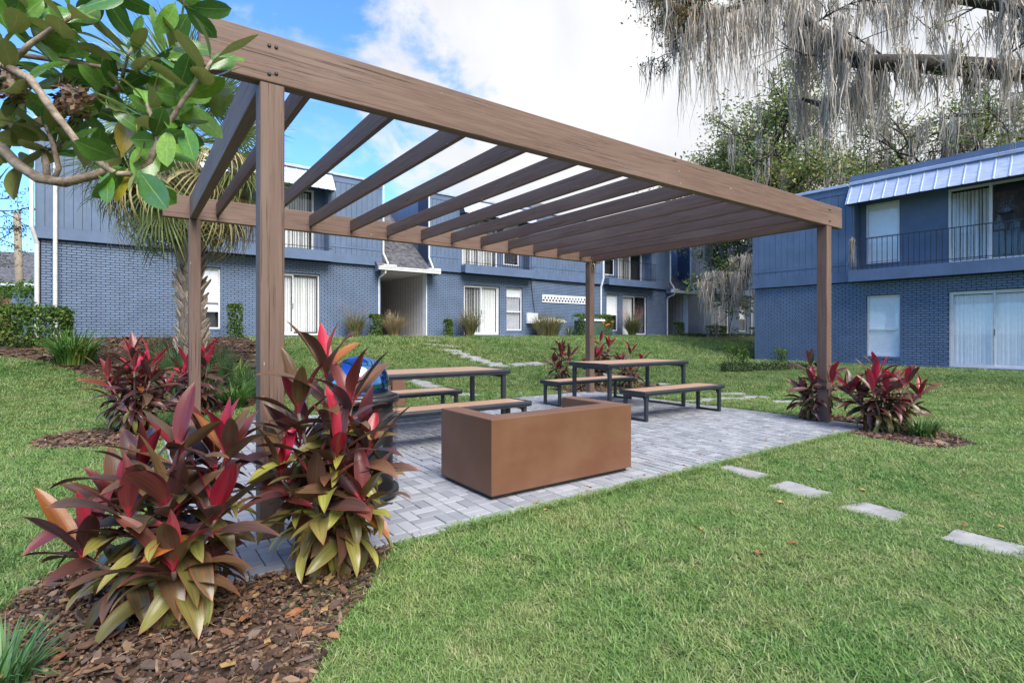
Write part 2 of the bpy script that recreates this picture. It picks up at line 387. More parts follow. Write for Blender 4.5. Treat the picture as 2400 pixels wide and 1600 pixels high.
def m_magleaf():
    q = NT('magnolia_leaf'); uv = q.n('ShaderNodeUVMap'); sp = q.n('ShaderNodeSeparateXYZ'); q.l(uv.outputs[0], sp.inputs[0])
    ax = q.math('ABSOLUTE', q.math('SUBTRACT', sp.outputs['X'], 0.5)); g = q.n('ShaderNodeNewGeometry'); oc = q.ocol()
    n = q.noise(q.coord('Object', (1, 1, 1)), 14, 4)
    top = q.mix(q.ramp(n, .3, .7, 0, .35), oc, (0.03, 0.085, 0.015)); top = q.mix(q.math('MULTIPLY', q.ramp(ax, 0, 0.03, 1, 0), .7), top, (0.30, 0.36, 0.10))
    under = q.mix(q.ramp(n, .3, .7), (0.15, 0.205, 0.045), (0.225, 0.215, 0.075)); under = q.mix(q.math('MULTIPLY', q.ramp(ax, 0, 0.035, 1, 0), .6), under, (0.34, 0.29, 0.13))
    col = q.mix(g.outputs['Backfacing'], top, under)
    wv = q.n('ShaderNodeTexWave'); wv.bands_direction = 'DIAGONAL'; wv.inputs['Scale'].default_value = 16; q.l(q.coord('Object'), wv.inputs['Vector']); q.bump(wv.outputs['Fac'], 0.06, 0.003)
    return q.done(col, q.mix(g.outputs['Backfacing'], (0.2, 0.2, 0.2), (0.65, 0.65, 0.65)), spec=0.55, trans=0.18)
MAT['magleaf'] = m_magleaf()
def m_frond():
    q = NT('palm_frond'); oc = q.ocol(); n = q.noise(q.coord('Object', (1, 1, 1)), 9, 4)
    col = q.mix(q.ramp(n, .3, .7, 0, .45), oc, (0.06, 0.075, 0.03)); return q.done(col, 0.55, spec=0.3, trans=0.2)
MAT['frond'] = m_frond()
def m_counter():
    q = NT('brown_powder_coat'); n = q.noise(q.coord('Object'), 2.2, 5, 0.55); n2 = q.noise(q.coord('Object', (1, 1, 1)), 60, 2)
    n3 = q.noise(q.coord('Object', (1.2, 1.2, 2.0)), 1.3, 4, .6); col = q.mix(q.ramp(n, .3, .72), (0.120, 0.054, 0.029), (0.148, 0.075, 0.044)); col = q.mix(q.math('MULTIPLY', q.ramp(n3, .48, .66), .5), col, (0.115, 0.042, 0.024)); scr = q.ramp(q.noise(q.coord('Object', (26, 26, 5)), 3, 3), .76, .80)
    col = q.mix(q.math('MULTIPLY', scr, .6), col, (0.42, 0.30, 0.22)); return q.done(col, 0.42, spec=0.4)
MAT['counter'] = m_counter()
MAT['frame'] = simple('charcoal_metal_frame', (0.022, 0.027, 0.036), 0.35, 0.0, 0.5, amt=0.15)
def m_top():
    q = NT('tan_composite_top'); n = q.noise(q.coord('Object', (1.5, 60, 60)), 2, 5, .6); n2 = q.noise(q.wpos(), 4, 4)
    col = q.mix(q.ramp(n, .3, .7), (0.36, 0.215, 0.135), (0.43, 0.27, 0.18)); col = q.mix(q.math('MULTIPLY', q.ramp(n2, .5, .75), .3), col, (.44, .34, .27)); return q.done(col, 0.5, spec=0.4)
MAT['top'] = m_top()
MAT['bluedome'] = simple('blue_metallic_dome', (0.10, 0.27, 0.60), 0.10, 1.0, 0.5, amt=0.12)
MAT['binmetal'] = simple('black_binmetal', (0.014, 0.014, 0.017), 0.35, 0.0, 0.6)
MAT['brownbin'] = simple('brown_bin', (0.15, 0.073, 0.048), 0.5)
MAT['greenbox'] = simple('green_utility_box', (0.045, 0.085, 0.07), 0.5)
MAT['cable'] = simple('navy_cable', (0.02, 0.025, 0.05), 0.5)
MAT['acbox'] = simple('grey_ac_unit', (0.16, 0.17, 0.20), 0.5, 0.3)
MAT['redbrick'] = simple('red_brick', (0.26, 0.11, 0.075), 0.85, amt=0.25, scale=9)
MAT['lightmortar'] = simple('light_mortar', (0.46, 0.40, 0.35), 0.9)
MAT['pole'] = simple('weathered_pole', (0.22, 0.19, 0.15), 0.85, amt=0.2)
MAT['dryleaf'] = m_tint('dry_leaf', 0.7, 0.15)
MAT['flower'] = simple('orange_flower', (0.75, 0.2, 0.02), 0.5)

# ================================================================== the ground
def inside(poly, X, Y):
    X = np.asarray(X); Y = np.asarray(Y); r = np.zeros(X.shape, bool); n = len(poly)
    for i in range(n):
        x0, y0 = poly[i]; x1, y1 = poly[(i+1) % n]
        c = ((y0 > Y) != (y1 > Y)); xi = (x1 - x0) * (Y - y0) / ((y1 - y0) or 1e-9) + x0
        r ^= c & (X < xi)
    return r
def ell(cx, cy, a, b, rot=0, n=18):
    return [(cx + a*cos(t)*cos(rot) - b*sin(t)*sin(rot), cy + a*cos(t)*sin(rot) + b*sin(t)*cos(rot)) for t in (2*pi*k/n for k in range(n))]
def wobble(poly, sub=5, amt=0.05, seed=1):
    r = random.Random(seed); out = []; n = len(poly)
    for i in range(n):
        a, b = Vector(poly[i]), Vector(poly[(i+1) % n])
        m = max(1, int((b - a).length / 0.22)) if sub else 1
        for k in range(m): p = a.lerp(b, k / m); out.append((p.x + r.uniform(-amt, amt), p.y + r.uniform(-amt, amt)))
    return out
MULCH_FRONT = wobble([(-0.72, 3.18), (-0.70, 2.84), (-0.75, 2.33), (-0.74, 1.95), (-0.72, 1.4), (-0.8, 0.5), (-3.4, 0.5), (-2.75, 1.8), (-2.35, 2.44), (-2.42, 2.79), (-2.25, 3.2), (-1.9, 3.4), (-1.45, 2.9), (-1.2, 3.0)], amt=0.03, seed=2)
MULCH_RIGHT = wobble([(4.76, 8.26), (4.5, 7.5), (4.19, 6.9), (4.33, 6.27), (4.58, 5.89), (4.98, 5.89), (5.28, 6.11), (5.59, 6.71), (5.62, 7.32), (5.3, 8.0)], amt=0.04, seed=3)
MULCH_PALM = wobble([(-12, 10.4), (-9.92, 10.31), (-9.0, 10.2), (-8.17, 9.89), (-7.8, 9.72), (-6.9, 9.2), (-6.18, 8.7), (-5.3, 8.1), (-4.5, 8.3), (-4.1, 9.2), (-4.3, 10.6), (-4.9, 11.6), (-6.4, 14.0), (-8.2, 16.0), (-11.9, 13.2), (-14, 12)], amt=0.06, seed=4)
MULCH_LEFT = wobble(ell(-4.85, 6.55, 0.85, 0.75, 0.4), amt=0.04, seed=5)
MULCH_BACK = wobble(ell(2.2, 12.25, 1.5, 0.75, 0.45), amt=0.05, seed=6)
PU0, PU1, PV0, PV1 = -0.32, 7.66, -0.48, 4.96             # the patio in the pergola's directions
def patio_mask(X, Y, m=0.0):
    rx, ry = X - PO[0], Y - PO[1]; u = rx*PU[0] + ry*PU[1]; v = rx*PV[0] + ry*PV[1]
    return (u > PU0 - m) & (u < PU1 + m) & (v > PV0 - m) & (v < PV1 + m)

axx = np.unique(np.concatenate([np.arange(-16, 20.01, 0.3), np.linspace(-16, -160, 24), np.linspace(20, 160, 24)]))
axy = np.unique(np.concatenate([np.arange(-2, 32.01, 0.3), np.linspace(-2, -60, 12), np.linspace(32, 400, 30)]))
gx, gy = np.meshgrid(axx, axy)
gz = ter(gx, gy) - 0.035
bumpy = 0.012 * np.sin(gx * 2.1 + np.sin(gy * 1.3) * 1.7) * np.sin(gy * 1.9 + 0.7 * np.sin(gx))
gz = gz + bumpy * (~patio_mask(gx, gy, 0.4)) * (np.abs(gx) < 20)
gz = np.where(patio_mask(gx, gy, 0.15), -0.07, gz)
vs = np.stack([gx.ravel(), gy.ravel(), gz.ravel()], 1); nxx, nyy = len(axx), len(axy)
lm = bpy.data.meshes.new('lawn')
lm.from_pydata(vs.tolist(), [], [(j*nxx + i, j*nxx + i + 1, (j+1)*nxx + i + 1, (j+1)*nxx + i) for j in range(nyy - 1) for i in range(nxx - 1)])
lm.materials.append(MAT['lawn']); lm.polygons.foreach_set('use_smooth', [True] * len(lm.polygons))
lawn = put('lawn', lm); tag(lawn, 'green lawn rising gently to the blue buildings', 'lawn', kind='structure')
def gh(x, y):
    return tz(x, y) - 0.035

# mulch sheets with loose bark chips
def mulch_bed(poly, name, label, seed, n_chips, size=(0.02, 0.06), ymax=None, lift=0.012):
    r = random.Random(seed); rg = np.random.default_rng(seed)
    cx = sum(p[0] for p in poly) / len(poly); cy = sum(p[1] for p in poly) / len(poly)
    bm = bmesh.new(); vsb = [bm.verts.new((x, y, gh(x, y) - 0.01)) for x, y in poly]
    f = bm.faces.new(vsb); bmesh.ops.triangulate(bm, faces=[f])
    for _ in range(3 if ymax else 4):
        es = [e for e in bm.edges if e.calc_length() > 0.3]
        if not es: break
        bmesh.ops.subdivide_edges(bm, edges=es, cuts=1); bmesh.ops.triangulate(bm, faces=[q for q in bm.faces if len(q.verts) > 3])
    for v in bm.verts:
        if not v.is_boundary: v.co.z = gh(v.co.x, v.co.y) + lift + 0.012 * sin(v.co.x * 5) * cos(v.co.y * 6)
    me = bpy.data.meshes.new(name); bm.to_mesh(me); bm.free(); me.materials.append(MAT['mulch']); me.polygons.foreach_set('use_smooth', [True] * len(me.polygons))
    o = put(name, me); tag(o, label, 'mulch bed', kind='stuff')
    xs = [p[0] for p in poly]; ys = [p[1] for p in poly]
    mb = MB(); tries = 0; n = 0
    pal = [(0.105, 0.058, 0.038), (0.065, 0.038, 0.029), (0.145, 0.085, 0.055), (0.110, 0.080, 0.068), (0.042, 0.027, 0.022), (0.19, 0.095, 0.05), (0.095, 0.064, 0.052), (0.22, 0.15, 0.095)]
    X = rg.uniform(min(xs), max(xs), n_chips * 6); Y = rg.uniform(min(ys), max(ys), n_chips * 6)
    ok = inside(poly, X, Y) & ~patio_mask(X, Y, 0.0)
    if ymax: ok &= (Y > 1.25)
    X, Y = X[ok][:n_chips], Y[ok][:n_chips]
    for x, y in zip(X, Y):
        L = r.uniform(*size) * (1.0 if r.random() > 0.13 else r.uniform(1.5, 2.6)); W = L * r.uniform(0.25, 0.6); T = r.uniform(0.002, 0.006)
        M = Matrix.Translation((x, y, gh(x, y) + lift + r.uniform(0.004, 0.03))) @ Euler((r.gauss(0, 0.35), r.gauss(0, 0.3), r.uniform(0, 2*pi))).to_matrix().to_4x4()
        k = r.choice((5, 6)); ring = []
        for q in range(k):
            a = 2*pi*q/k + r.uniform(-.2, .2); ring.append((L/2*cos(a)*r.uniform(.8, 1.1), W/2*sin(a)*r.uniform(.75, 1.15)))
        c = pal[min(len(pal)-1, int(r.random()**1.3 * len(pal)))]; g = r.uniform(0.75, 1.25); c = tuple(q*g for q in c)
        top = [M @ Vector((a, b, T + 0.15*(a*a)/L*r.uniform(-1, 1))) for a, b in ring]; bot = [M @ Vector((a, b, -T)) for a, b in ring]
        mb.add(top + bot, [tuple(range(k))] + [(i, k+i, k+(i+1) % k, (i+1) % k) for i in range(k)], col=c)
    if ymax:                                             # pine straw and twigs near the camera
        for q in range(500):
            i = r.randrange(len(X)); x, y = X[i], Y[i]; a = r.uniform(0, 2*pi); L = r.uniform(.03, .10); z = gh(x, y) + lift + .022
            p0 = Vector((x, y, z)); d = Vector((cos(a), sin(a), r.gauss(0, .12)))
            mb.tube([p0, p0 + d*L*.5 + Vector((0, 0, .004)), p0 + d*L], .0009, 3, False, col=r.choice([(0.34, 0.24, 0.13), (0.2, .13, .08), (.42, .34, .22)]))
    c = mb.build('bark_chips', MAT['chip'], o); tag(c, kind='stuff')
    return o
mulch_bed(MULCH_FRONT, 'mulch', 'brown bark mulch under the two large red plants in the foreground', 21, 9000, (0.010, 0.040), ymax=1)
mulch_bed(MULCH_RIGHT, 'mulch', 'brown bark mulch around the red plants at the right post', 22, 1500, (0.03, 0.09))
mulch_bed(MULCH_PALM, 'mulch', 'wide bark mulch bed around the palm by the building', 23, 5200, (0.05, 0.15))
mulch_bed(MULCH_LEFT, 'mulch', 'small bark mulch patch on the lawn left of the pergola', 24, 900, (0.03, 0.09))
mulch_bed(MULCH_BACK, 'mulch', 'bark mulch patch behind the far corner of the patio', 25, 700, (0.04, 0.11))

# ------------------------------------------------------------------ patio of grey pavers
patio = thing('patio', 'patio of small grey concrete pavers under the pergola', 'patio', (PO[0], PO[1], 0), TH)
patio['kind'] = 'structure'
MB().box(PU0 + .02, PU1 - .02, PV0 + .02, PV1 - .02, -0.065, -0.012).build('bedding_sand', MAT['sand'], patio)
def paver_mesh(a, b, gap=0.006, h=0.055):
    mb = MB().box(-a/2 + gap/2, a/2 - gap/2, -b/2 + gap/2, b/2 - gap/2, -h, 0)
    return mb
pav = []                                                 # (u, v, du, dv)
PS = 0.092
nu, nv = int((PU1 - PU0 - 2*PS*1.0) / PS), int((PV1 - PV0 - 2*PS) / PS)
u00, v00 = PU0 + PS, PV0 + PS
occ = np.zeros((nu, nv), bool); rp = random.Random(5)
for i in range(nu):
    for j in range(nv):
        if occ[i, j]: continue
        k = (i + j) % 4                                  # ninety degree herringbone
        if k in (0, 1) and i + 1 < nu and not occ[i+1, j] and (i + j) % 4 == 0: w, d = 2, 1
        elif j + 1 < nv and not occ[i, j+1] and (i + j) % 4 == 2: w, d = 1, 2
        elif i + 1 < nu and not occ[i+1, j] and rp.random() < 0.5: w, d = 2, 1
        elif j + 1 < nv and not occ[i, j+1]: w, d = 1, 2
        else: w, d = 1, 1
        occ[i:i+w, j:j+d] = True
        pav.append((u00 + (i + w/2)*PS, v00 + (j + d/2)*PS, w*PS, d*PS))
uend, vend = u00 + nu*PS, v00 + nv*PS
for i in range(int(math.ceil(nu / 2)) + 1):              # soldier course round the edge
    a = u00 - PS + i*2*PS
    for vv in (v00 - PS/2, vend + PS/2): pav.append((a + PS, vv, 2*PS, PS))
for j in range(int(math.ceil(nv / 2))):
    for uu in (u00 - PS/2, uend + PS/2): pav.append((uu, v00 + j*2*PS + PS, PS, 2*PS))
def pdist(p):
    w = puv(p[0], p[1]); px = CX0 + w.x / w.y * FPX
    return w.y + (0 if -100 < px < 2500 else 50)
pav.sort(key=pdist)
pmesh = {}
far = MB()
for n_, (u, v, a, b) in enumerate(pav):
    z = rp.gauss(0, 0.0012)
    if n_ < 300:
        key = (round(a, 3), round(b, 3))
        if key not in pmesh: pmesh[key] = paver_mesh(a, b).mesh('paver', MAT['paver'], bevel=0.004)
        put('paver', pmesh[key], patio, (u, v, z), (rp.gauss(0, .004), rp.gauss(0, .004), rp.gauss(0, .006)))
    else:
        g = 0.0035; c = rp.random(); t = rp.gauss(0, .004)
        x0, x1, y0, y1 = u - a/2 + g, u + a/2 - g, v - b/2 + g, v + b/2 - g; e = .004
        far.add([(x0, y0, -.05), (x1, y0, -.05), (x1, y1, -.05), (x0, y1, -.05), (x0+e, y0+e, z), (x1-e, y0+e, z), (x1-e, y1-e, z), (x0+e, y1-e, z)],
                [(4, 5, 6, 7), (0, 1, 5, 4), (1, 2, 6, 5), (2, 3, 7, 6), (3, 0, 4, 7)], col=(c, c, c))
tag(far.build('pavers', MAT['paver'], patio), kind='stuff')

# ------------------------------------------------------------------ stepping stones
STONES = []
def stone(quad, label, group=None, h=0.045, top=-0.012):
    cx = sum(p[0] for p in quad) / 4; cy = sum(p[1] for p in quad) / 4; quad = [(cx + (p[0]-cx)*1.12, cy + (p[1]-cy)*1.12) for p in quad]
    r = random.Random(int(cx * 977 + cy * 131)); pts = []
    for i in range(4):
        a, b = Vector(quad[i]), Vector(quad[(i+1) % 4])
        for t in (0.04, 0.35, 0.66, 0.96):
            p = a.lerp(b, t); pts.append((p.x - cx + r.uniform(-.008, .008), p.y - cy + r.uniform(-.008, .008)))
    mb = MB().prism(pts, -h, 0)
    o = mb.build('stepping_stone', MAT['stone'], None, bevel=0.005)
    ex = 0.2; gxs = (tz(cx+ex, cy) - tz(cx-ex, cy)) / (2*ex); gys = (tz(cx, cy+ex) - tz(cx, cy-ex)) / (2*ex)
    o.rotation_euler = (math.atan(gys), -math.atan(gxs), 0)
    o.location = (cx, cy, tz(cx, cy) + top); tag(o, label, 'stepping stone', group); STONES.append(quad)
GS = 'stepping stones in the lawn'
stone([(1.93, 5.03), (2.09, 5.16), (2.29, 4.8), (2.11, 4.66)], 'pale stepping stone nearest the patio in the row of four at right', GS)
stone([(2.16, 4.43), (2.37, 4.57), (2.54, 4.23), (2.28, 4.11)], 'pale stepping stone second from the patio in the row of four at right', GS)
stone([(2.38, 3.86), (2.66, 4.01), (2.77, 3.74), (2.57, 3.59)], 'pale stepping stone third from the patio in the row of four at right', GS)
stone([(2.67, 3.28), (2.87, 3.43), (3.06, 3.16), (2.86, 3.0)], 'pale stepping stone farthest right, last of the row of four near the camera', GS)
def oq(cx, cy, a, b, rot):
    c, s = cos(rot), sin(rot); return [(cx + x*c - y*s, cy + x*s + y*c) for x, y in ((-a/2, -b/2), (a/2, -b/2), (a/2, b/2), (-a/2, b/2))]
ordn = ['first', 'second', 'third', 'fourth', 'fifth', 'sixth', 'seventh', 'eighth', 'ninth', 'tenth']
for i, (x, y) in enumerate([(-2.81, 17.79), (-2.23, 16.84), (-1.82, 16.16), (-1.55, 15.8), (-1.2, 15.51), (-0.91, 15.22), (-0.56, 14.98), (-0.36, 14.71)]):
    stone(oq(x, y, 0.55 if i != 1 else 1.0, 0.34, BA - 0.5), f'flat stepping stone, {ordn[i]} from the breezeway in the path down the slope', GS)
for i, (x, y) in enumerate([(0.19, 15.18), (0.67, 15.57), (1.87, 15.39), (2.51, 14.65), (3.32, 13.59), (3.64, 12.89)]):
    stone(oq(x, y, 0.52, 0.36, BA + 0.1), f'flat stepping stone behind the far red plants and table, {ordn[i]} from the left', GS)
for i, (x, y) in enumerate([(3.51, 10.01), (3.86, 10.25), (4.33, 10.32), (4.56, 11.01), (4.81, 10.44), (5.07, 9.78)]):
    stone(oq(x, y, 0.46, 0.34, BA - 0.9), f'flat stepping stone beyond the right bench, {ordn[i]} from the left', GS)
for i, (x, y) in enumerate([(-2.06, 11.88), (-1.81, 11.62), (-0.87, 10.82)]):
    stone(oq(x, y, 0.5, 0.4, BA - 0.9), f'flat stepping stone behind the left picnic table, {ordn[i]} from the left', GS)
stone(oq(6.32, 6.94, 0.8, 0.14, -0.55), 'narrow pale slab sunk in the lawn right of the right mulch bed', GS)

# ------------------------------------------------------------------ grass
def tuft(seed, n=9, hgt=0.062, wid=0.0056, spread=0.032):
    r = random.Random(seed); mb = MB()
    for i in range(n):
        a = r.uniform(0, 2*pi); b = r.uniform(0, 2*pi); rad = spread * r.random()**0.5
        p = Vector((rad*cos(b), rad*sin(b), -0.004)); d = Vector((cos(a), sin(a), 0)); s = Vector((-sin(a), cos(a), 0))
        h = hgt * r.uniform(0.55, 1.15); lean = r.uniform(0.3, 1.5); w = wid * r.uniform(.7, 1.2); c = r.random()
        pts = []
        for k in range(4):
            t = k / 3; q = p + d * (h * lean * t * t * .9) + Vector((0, 0, h * (t - .28 * lean * t * t))); ww = w * (1 - t**2.2) * .5 + .0002
            pts += [q - s*ww, q + s*ww]
        mb.add(pts, [(0, 1, 3, 2), (2, 3, 5, 4), (4, 5, 7, 6)], col=(c, c, c))
    return mb.mesh('grass_tuft', MAT['grass'], smooth=True)
tcol = bpy.data.collections.new('grass_sources')
for i in range(8):
    o = bpy.data.objects.new(f'grass_tuft_{i}', tuft(100 + i, 15 if i < 6 else 10, 0.041 + 0.002*i)); tcol.objects.link(o)
rg = np.random.default_rng(77); GP = []; GS_ = []
for (y0, y1, dens, sca) in ((1.2, 2.6, 4200, 0.95), (2.6, 4.2, 3000, 1.0), (4.2, 6.5, 1700, 1.12), (6.5, 10, 800, 1.35), (10, 15, 360, 1.8), (15, 27, 150, 2.4)):
    wd = 1.12 * y1 + 0.8; n = int((y1 - y0) * 2 * wd * dens)
    X = rg.uniform(-wd, wd, n); Y = rg.uniform(y0, y1, n)
    ok = np.abs(X) < 1.12 * Y + 0.8
    ok &= ~patio_mask(X, Y, 0.012)
    for P_ in (MULCH_FRONT, MULCH_RIGHT, MULCH_PALM, MULCH_LEFT, MULCH_BACK):
        ok &= ~inside(P_, X, Y)
    for qd in STONES:
        c = np.mean(np.array(qd), 0); q2 = [(c[0] + (p[0]-c[0])*.93, c[1] + (p[1]-c[1])*.93) for p in qd]; ok &= ~inside(q2, X, Y)
    vb = (X - LB0[0]) * BV[0] + (Y - LB0[1]) * BV[1]; ok &= vb < -1.0
    rn_ = (X - RB0[0]) * sin(-RA) + (Y - RB0[1]) * cos(RA); rs_ = (X - RB0[0]) * cos(RA) + (Y - RB0[1]) * sin(RA)
    ok &= ~((rn_ > -0.75) & (rs_ > -0.2))
    X, Y = X[ok], Y[ok]
    pat = np.sin(X*1.7 + 2*np.sin(Y*.9)) * np.sin(Y*2.3 + 1.5*np.sin(X*1.1))
    GP.append(np.stack([X, Y, ter(X, Y) - 0.032], 1)); GS_.append(sca * rg.uniform(.75, 1.25, len(X)) * (1 + .24*pat))
ne = 2600                                                # ragged grass leaning over the front and right edges of the paving
eu = rg.uniform(1.0, PU1, ne); ev = PV0 - np.abs(rg.normal(0, .02, ne)) - .012
EX, EY = PO[0] + eu*PU[0] + ev*PV[0], PO[1] + eu*PU[1] + ev*PV[1]; ek = ~inside(MULCH_FRONT, EX, EY) & ~inside(MULCH_RIGHT, EX, EY)
GP.append(np.stack([EX, EY, ter(EX, EY) - .03], 1)[ek]); GS_.append(rg.uniform(.8, 1.5, ne)[ek])
GP = np.concatenate(GP); GS_ = np.concatenate(GS_); ng = len(GP)
gm = bpy.data.meshes.new('grass'); gm.vertices.add(ng); gm.vertices.foreach_set('co', GP.astype('f').ravel())
a = gm.attributes.new('scl', 'FLOAT', 'POINT'); a.data.foreach_set('value', GS_.astype('f'))
a = gm.attributes.new('rot', 'FLOAT_VECTOR', 'POINT'); a.data.foreach_set('vector', np.stack([rg.normal(0, .16, ng), rg.normal(0, .16, ng), rg.uniform(0, 6.28, ng)], 1).astype('f').ravel())
a = gm.attributes.new('idx', 'INT', 'POINT'); a.data.foreach_set('value', rg.integers(0, 8, ng).astype('i'))
grass = put('grass', gm); tag(grass, 'short green lawn grass with straw coloured patches', 'grass', kind='stuff')
gt = bpy.data.node_groups.new('scatter_grass', 'GeometryNodeTree')
gt.interface.new_socket('Geometry', in_out='INPUT', socket_type='NodeSocketGeometry'); gt.interface.new_socket('Geometry', in_out='OUTPUT', socket_type='NodeSocketGeometry')
gi, go = gt.nodes.new('NodeGroupInput'), gt.nodes.new('NodeGroupOutput')
iop = gt.nodes.new('GeometryNodeInstanceOnPoints'); ci = gt.nodes.new('GeometryNodeCollectionInfo')
ci.inputs['Collection'].default_value = tcol; ci.inputs['Separate Children'].default_value = True; ci.inputs['Reset Children'].default_value = True
def nattr(name, typ):
    q = gt.nodes.new('GeometryNodeInputNamedAttribute'); q.data_type = typ; q.inputs['Name'].default_value = name; return q.outputs['Attribute']
gt.links.new(gi.outputs[0], iop.inputs['Points']); gt.links.new(ci.outputs[0], iop.inputs['Instance']); iop.inputs['Pick Instance'].default_value = True
gt.links.new(nattr('idx', 'INT'), iop.inputs['Instance Index']); gt.links.new(nattr('rot', 'FLOAT_VECTOR'), iop.inputs['Rotation']); gt.links.new(nattr('scl', 'FLOAT'), iop.inputs['Scale'])
gt.links.new(iop.outputs[0], go.inputs[0])
md = grass.modifiers.new('scatter', 'NODES'); md.node_group = gt

# ================================================================== pergola
def timber(name, L, w, h, parent, M, bevel=0.006):
    me = MB().box(0, L, -w/2, w/2, -h/2, h/2).mesh(name, MAT['wood'], bevel=bevel)
    return put(name, me, parent, matrix=M)
def along(p, x, z):                                      # matrix with local X along x and local Z along z
    x = Vector(x).normalized(); z = Vector(z).normalized(); y = z.cross(x)
    M = Matrix((x, y, z)).transposed().to_4x4(); M.translation = p; return M
PL, PW, PZ, PP, PTOP = 7.351, 4.7635, 2.78, 0.14, 3.082
pg = thing('pergola', 'large brown timber pergola with slatted roof over the patio', 'pergola', (PO[0], PO[1], 0), TH)
for (u, v) in ((0, 0), (PL, 0), (0, PW), (PL, PW)):
    timber('post', PZ, PP, PP, pg, along((u + PP/2, v + PP/2, 0), (0, 0, 1), (0, -1, 0)))
BT = PTOP - PZ
fb = timber('beam', 7.82 + 0.32, 0.088, BT, pg, along((-0.32, 0.041, PZ + BT/2), (1, 0, 0), (0, 0, 1)), 0.008)
bb = timber('beam', 7.68 + 0.29, 0.088, BT, pg, along((-0.29, PW + 0.045, PZ + BT/2), (1, 0, 0), (0, 0, 1)), 0.008)
raf = [0.32, 0.93, 1.55, 2.17, 2.775, 3.39, 3.97, 4.59, 5.21, 5.82, 6.44, 7.05]
rr = random.Random(8)
for u in raf:
    timber('rafter', PW - 0.087, 0.042, 0.172, pg, along((u + 0.02, 0.086, 2.936 + rr.gauss(0, .004)), (0, 1, rr.gauss(0, .001)), (0, 0, 1)), 0.004)
for u in (0.055, PL + 0.085):
    timber('rafter', PW - 0.088, 0.088, 0.288, pg, along((u, 0.0865, 2.93), (0, 1, 0), (0, 0, 1)), 0.006)
bolt = MB().lathe([(0.011, 0), (0.011, 0.005), (0.006, 0.008)], 10).mesh('bolt', MAT['rail'])
for u in (0.05, 0.09, PL + .05, PL + .09):
    for z in (2.85, 3.0): put('bolt', bolt, pg, (u, -0.0035, z + rr.uniform(-.02, .02)), (R(90), 0, 0))
# ================================================================== tables, benches
def furniture(name, label, cat, u0, u1, v0, v1, top, leg, group):
    L, W = u1 - u0, v1 - v0; c = puv((u0 + u1)/2, (v0 + v1)/2)
    t = thing(name, label, cat, (c.x, c.y, 0), TH, group)
    x, y = L/2, W/2; e = 0.05; rim = 0.062
    MB().box(-x + e, x - e, -y + e*.75, y - e*.75, top - .03, top).build('top_board', MAT['top'], t, bevel=.003)
    for s in (-1, 1):                                    # long edge: rounded nosing
        prof = [(0, -rim), (0, 0.001), (.02, .003), (.042, -.004), (.052, -.018), (.052, -.034), (.040, -.044), (.040, -rim)]
        pts = [(s*(y - .052 + a), top + b) for a, b in prof]
        if s < 0: pts = pts[::-1]
        MB().prism(pts, -x + .012, x - .012, 'x').build('edge_rail', MAT['frame'], t, smooth=False)
        MB().box(s*x - .012, s*x + .012, -y + .006, y - .006, top - rim + .004, top + .002).build('end_cap', MAT['frame'], t, bevel=.006, segs=2)
    lx = x - .035 if leg > .04 else x - .03
    for sx in (-1, 1):
        for sy in (-1, 1):
            cx, cy = sx*(x - .07), sy*(y - .055)
            MB().box(cx - leg/2, cx + leg/2, cy - leg/2, cy + leg/2, 0.0, top - rim).build('leg', MAT['frame'], t, bevel=.006)
            MB().prism([(cy - sy*leg/2, top - rim), (cy - sy*(leg/2 + .03), top - rim), (cy - sy*(leg/2 + .03), top - rim - .03), (cy - sy*leg/2, top - rim - .09)][::(1 if sy < 0 else -1)], cx - .012, cx + .012, 'x').build('gusset', MAT['frame'], t)
        MB().box(sx*(x - .07) - leg*.35, sx*(x - .07) + leg*.35, -y + .055 + leg/2, y - .055 - leg/2, 0.002, 0.035).build('foot_bar', MAT['frame'], t, bevel=.004)
        MB().box(sx*(x - .07) - leg*.4, sx*(x - .07) + leg*.4, -y + .055 + leg/2, y - .055 - leg/2, top - rim - .035, top - rim - .001).build('cross_bar', MAT['frame'], t)
    return t
FG = 'picnic tables and benches on the patio'
furniture('picnic_table', 'long tan topped picnic table with charcoal frame on the right of patio', 'table', 5.25, 7.2, 2.18, 3.08, 0.79, 0.055, FG)
furniture('picnic_table', 'long tan topped picnic table with charcoal frame on the left of patio', 'table', 1.42, 3.37, 2.12, 3.0, 0.79, 0.055, FG)
furniture('bench', 'tan topped metal bench on the near side of the right picnic table', 'bench', 5.25, 7.16, 1.47, 1.97, 0.43, 0.05, FG)
furniture('bench', 'tan topped metal bench on the far side of the right picnic table', 'bench', 5.3, 7.22, 3.40, 3.90, 0.43, 0.05, FG)
furniture('bench', 'tan topped metal bench on the near side of the left picnic table', 'bench', 1.42, 3.34, 1.63, 2.08, 0.43, 0.05, FG)
furniture('bench', 'tan topped metal bench on the far side of the left picnic table', 'bench', 1.42, 3.33, 3.28, 3.80, 0.43, 0.05, FG)
# ================================================================== brown counter
ct = thing('counter', 'low brown metal counter, U shaped, at the front edge of the patio', 'counter', puv(1.55, -0.19), TH)
a, b = 1.53, 0.79
MB().prism([(0, 0), (a, 0), (a, b), (a - .15, b), (a - .15, .21), (.17, .21), (.17, b), (0, b)], 0.035, 0.608).build('shell', MAT['counter'], ct, bevel=.006, segs=2)
MB().prism([(.03, .04), (a - .03, .04), (a - .03, b - .03), (a - .12, b - .03), (a - .12, .18), (.14, .18), (.14, b - .03), (.03, b - .03)], 0.0, 0.035).build('plinth', MAT['binmetal'], ct)
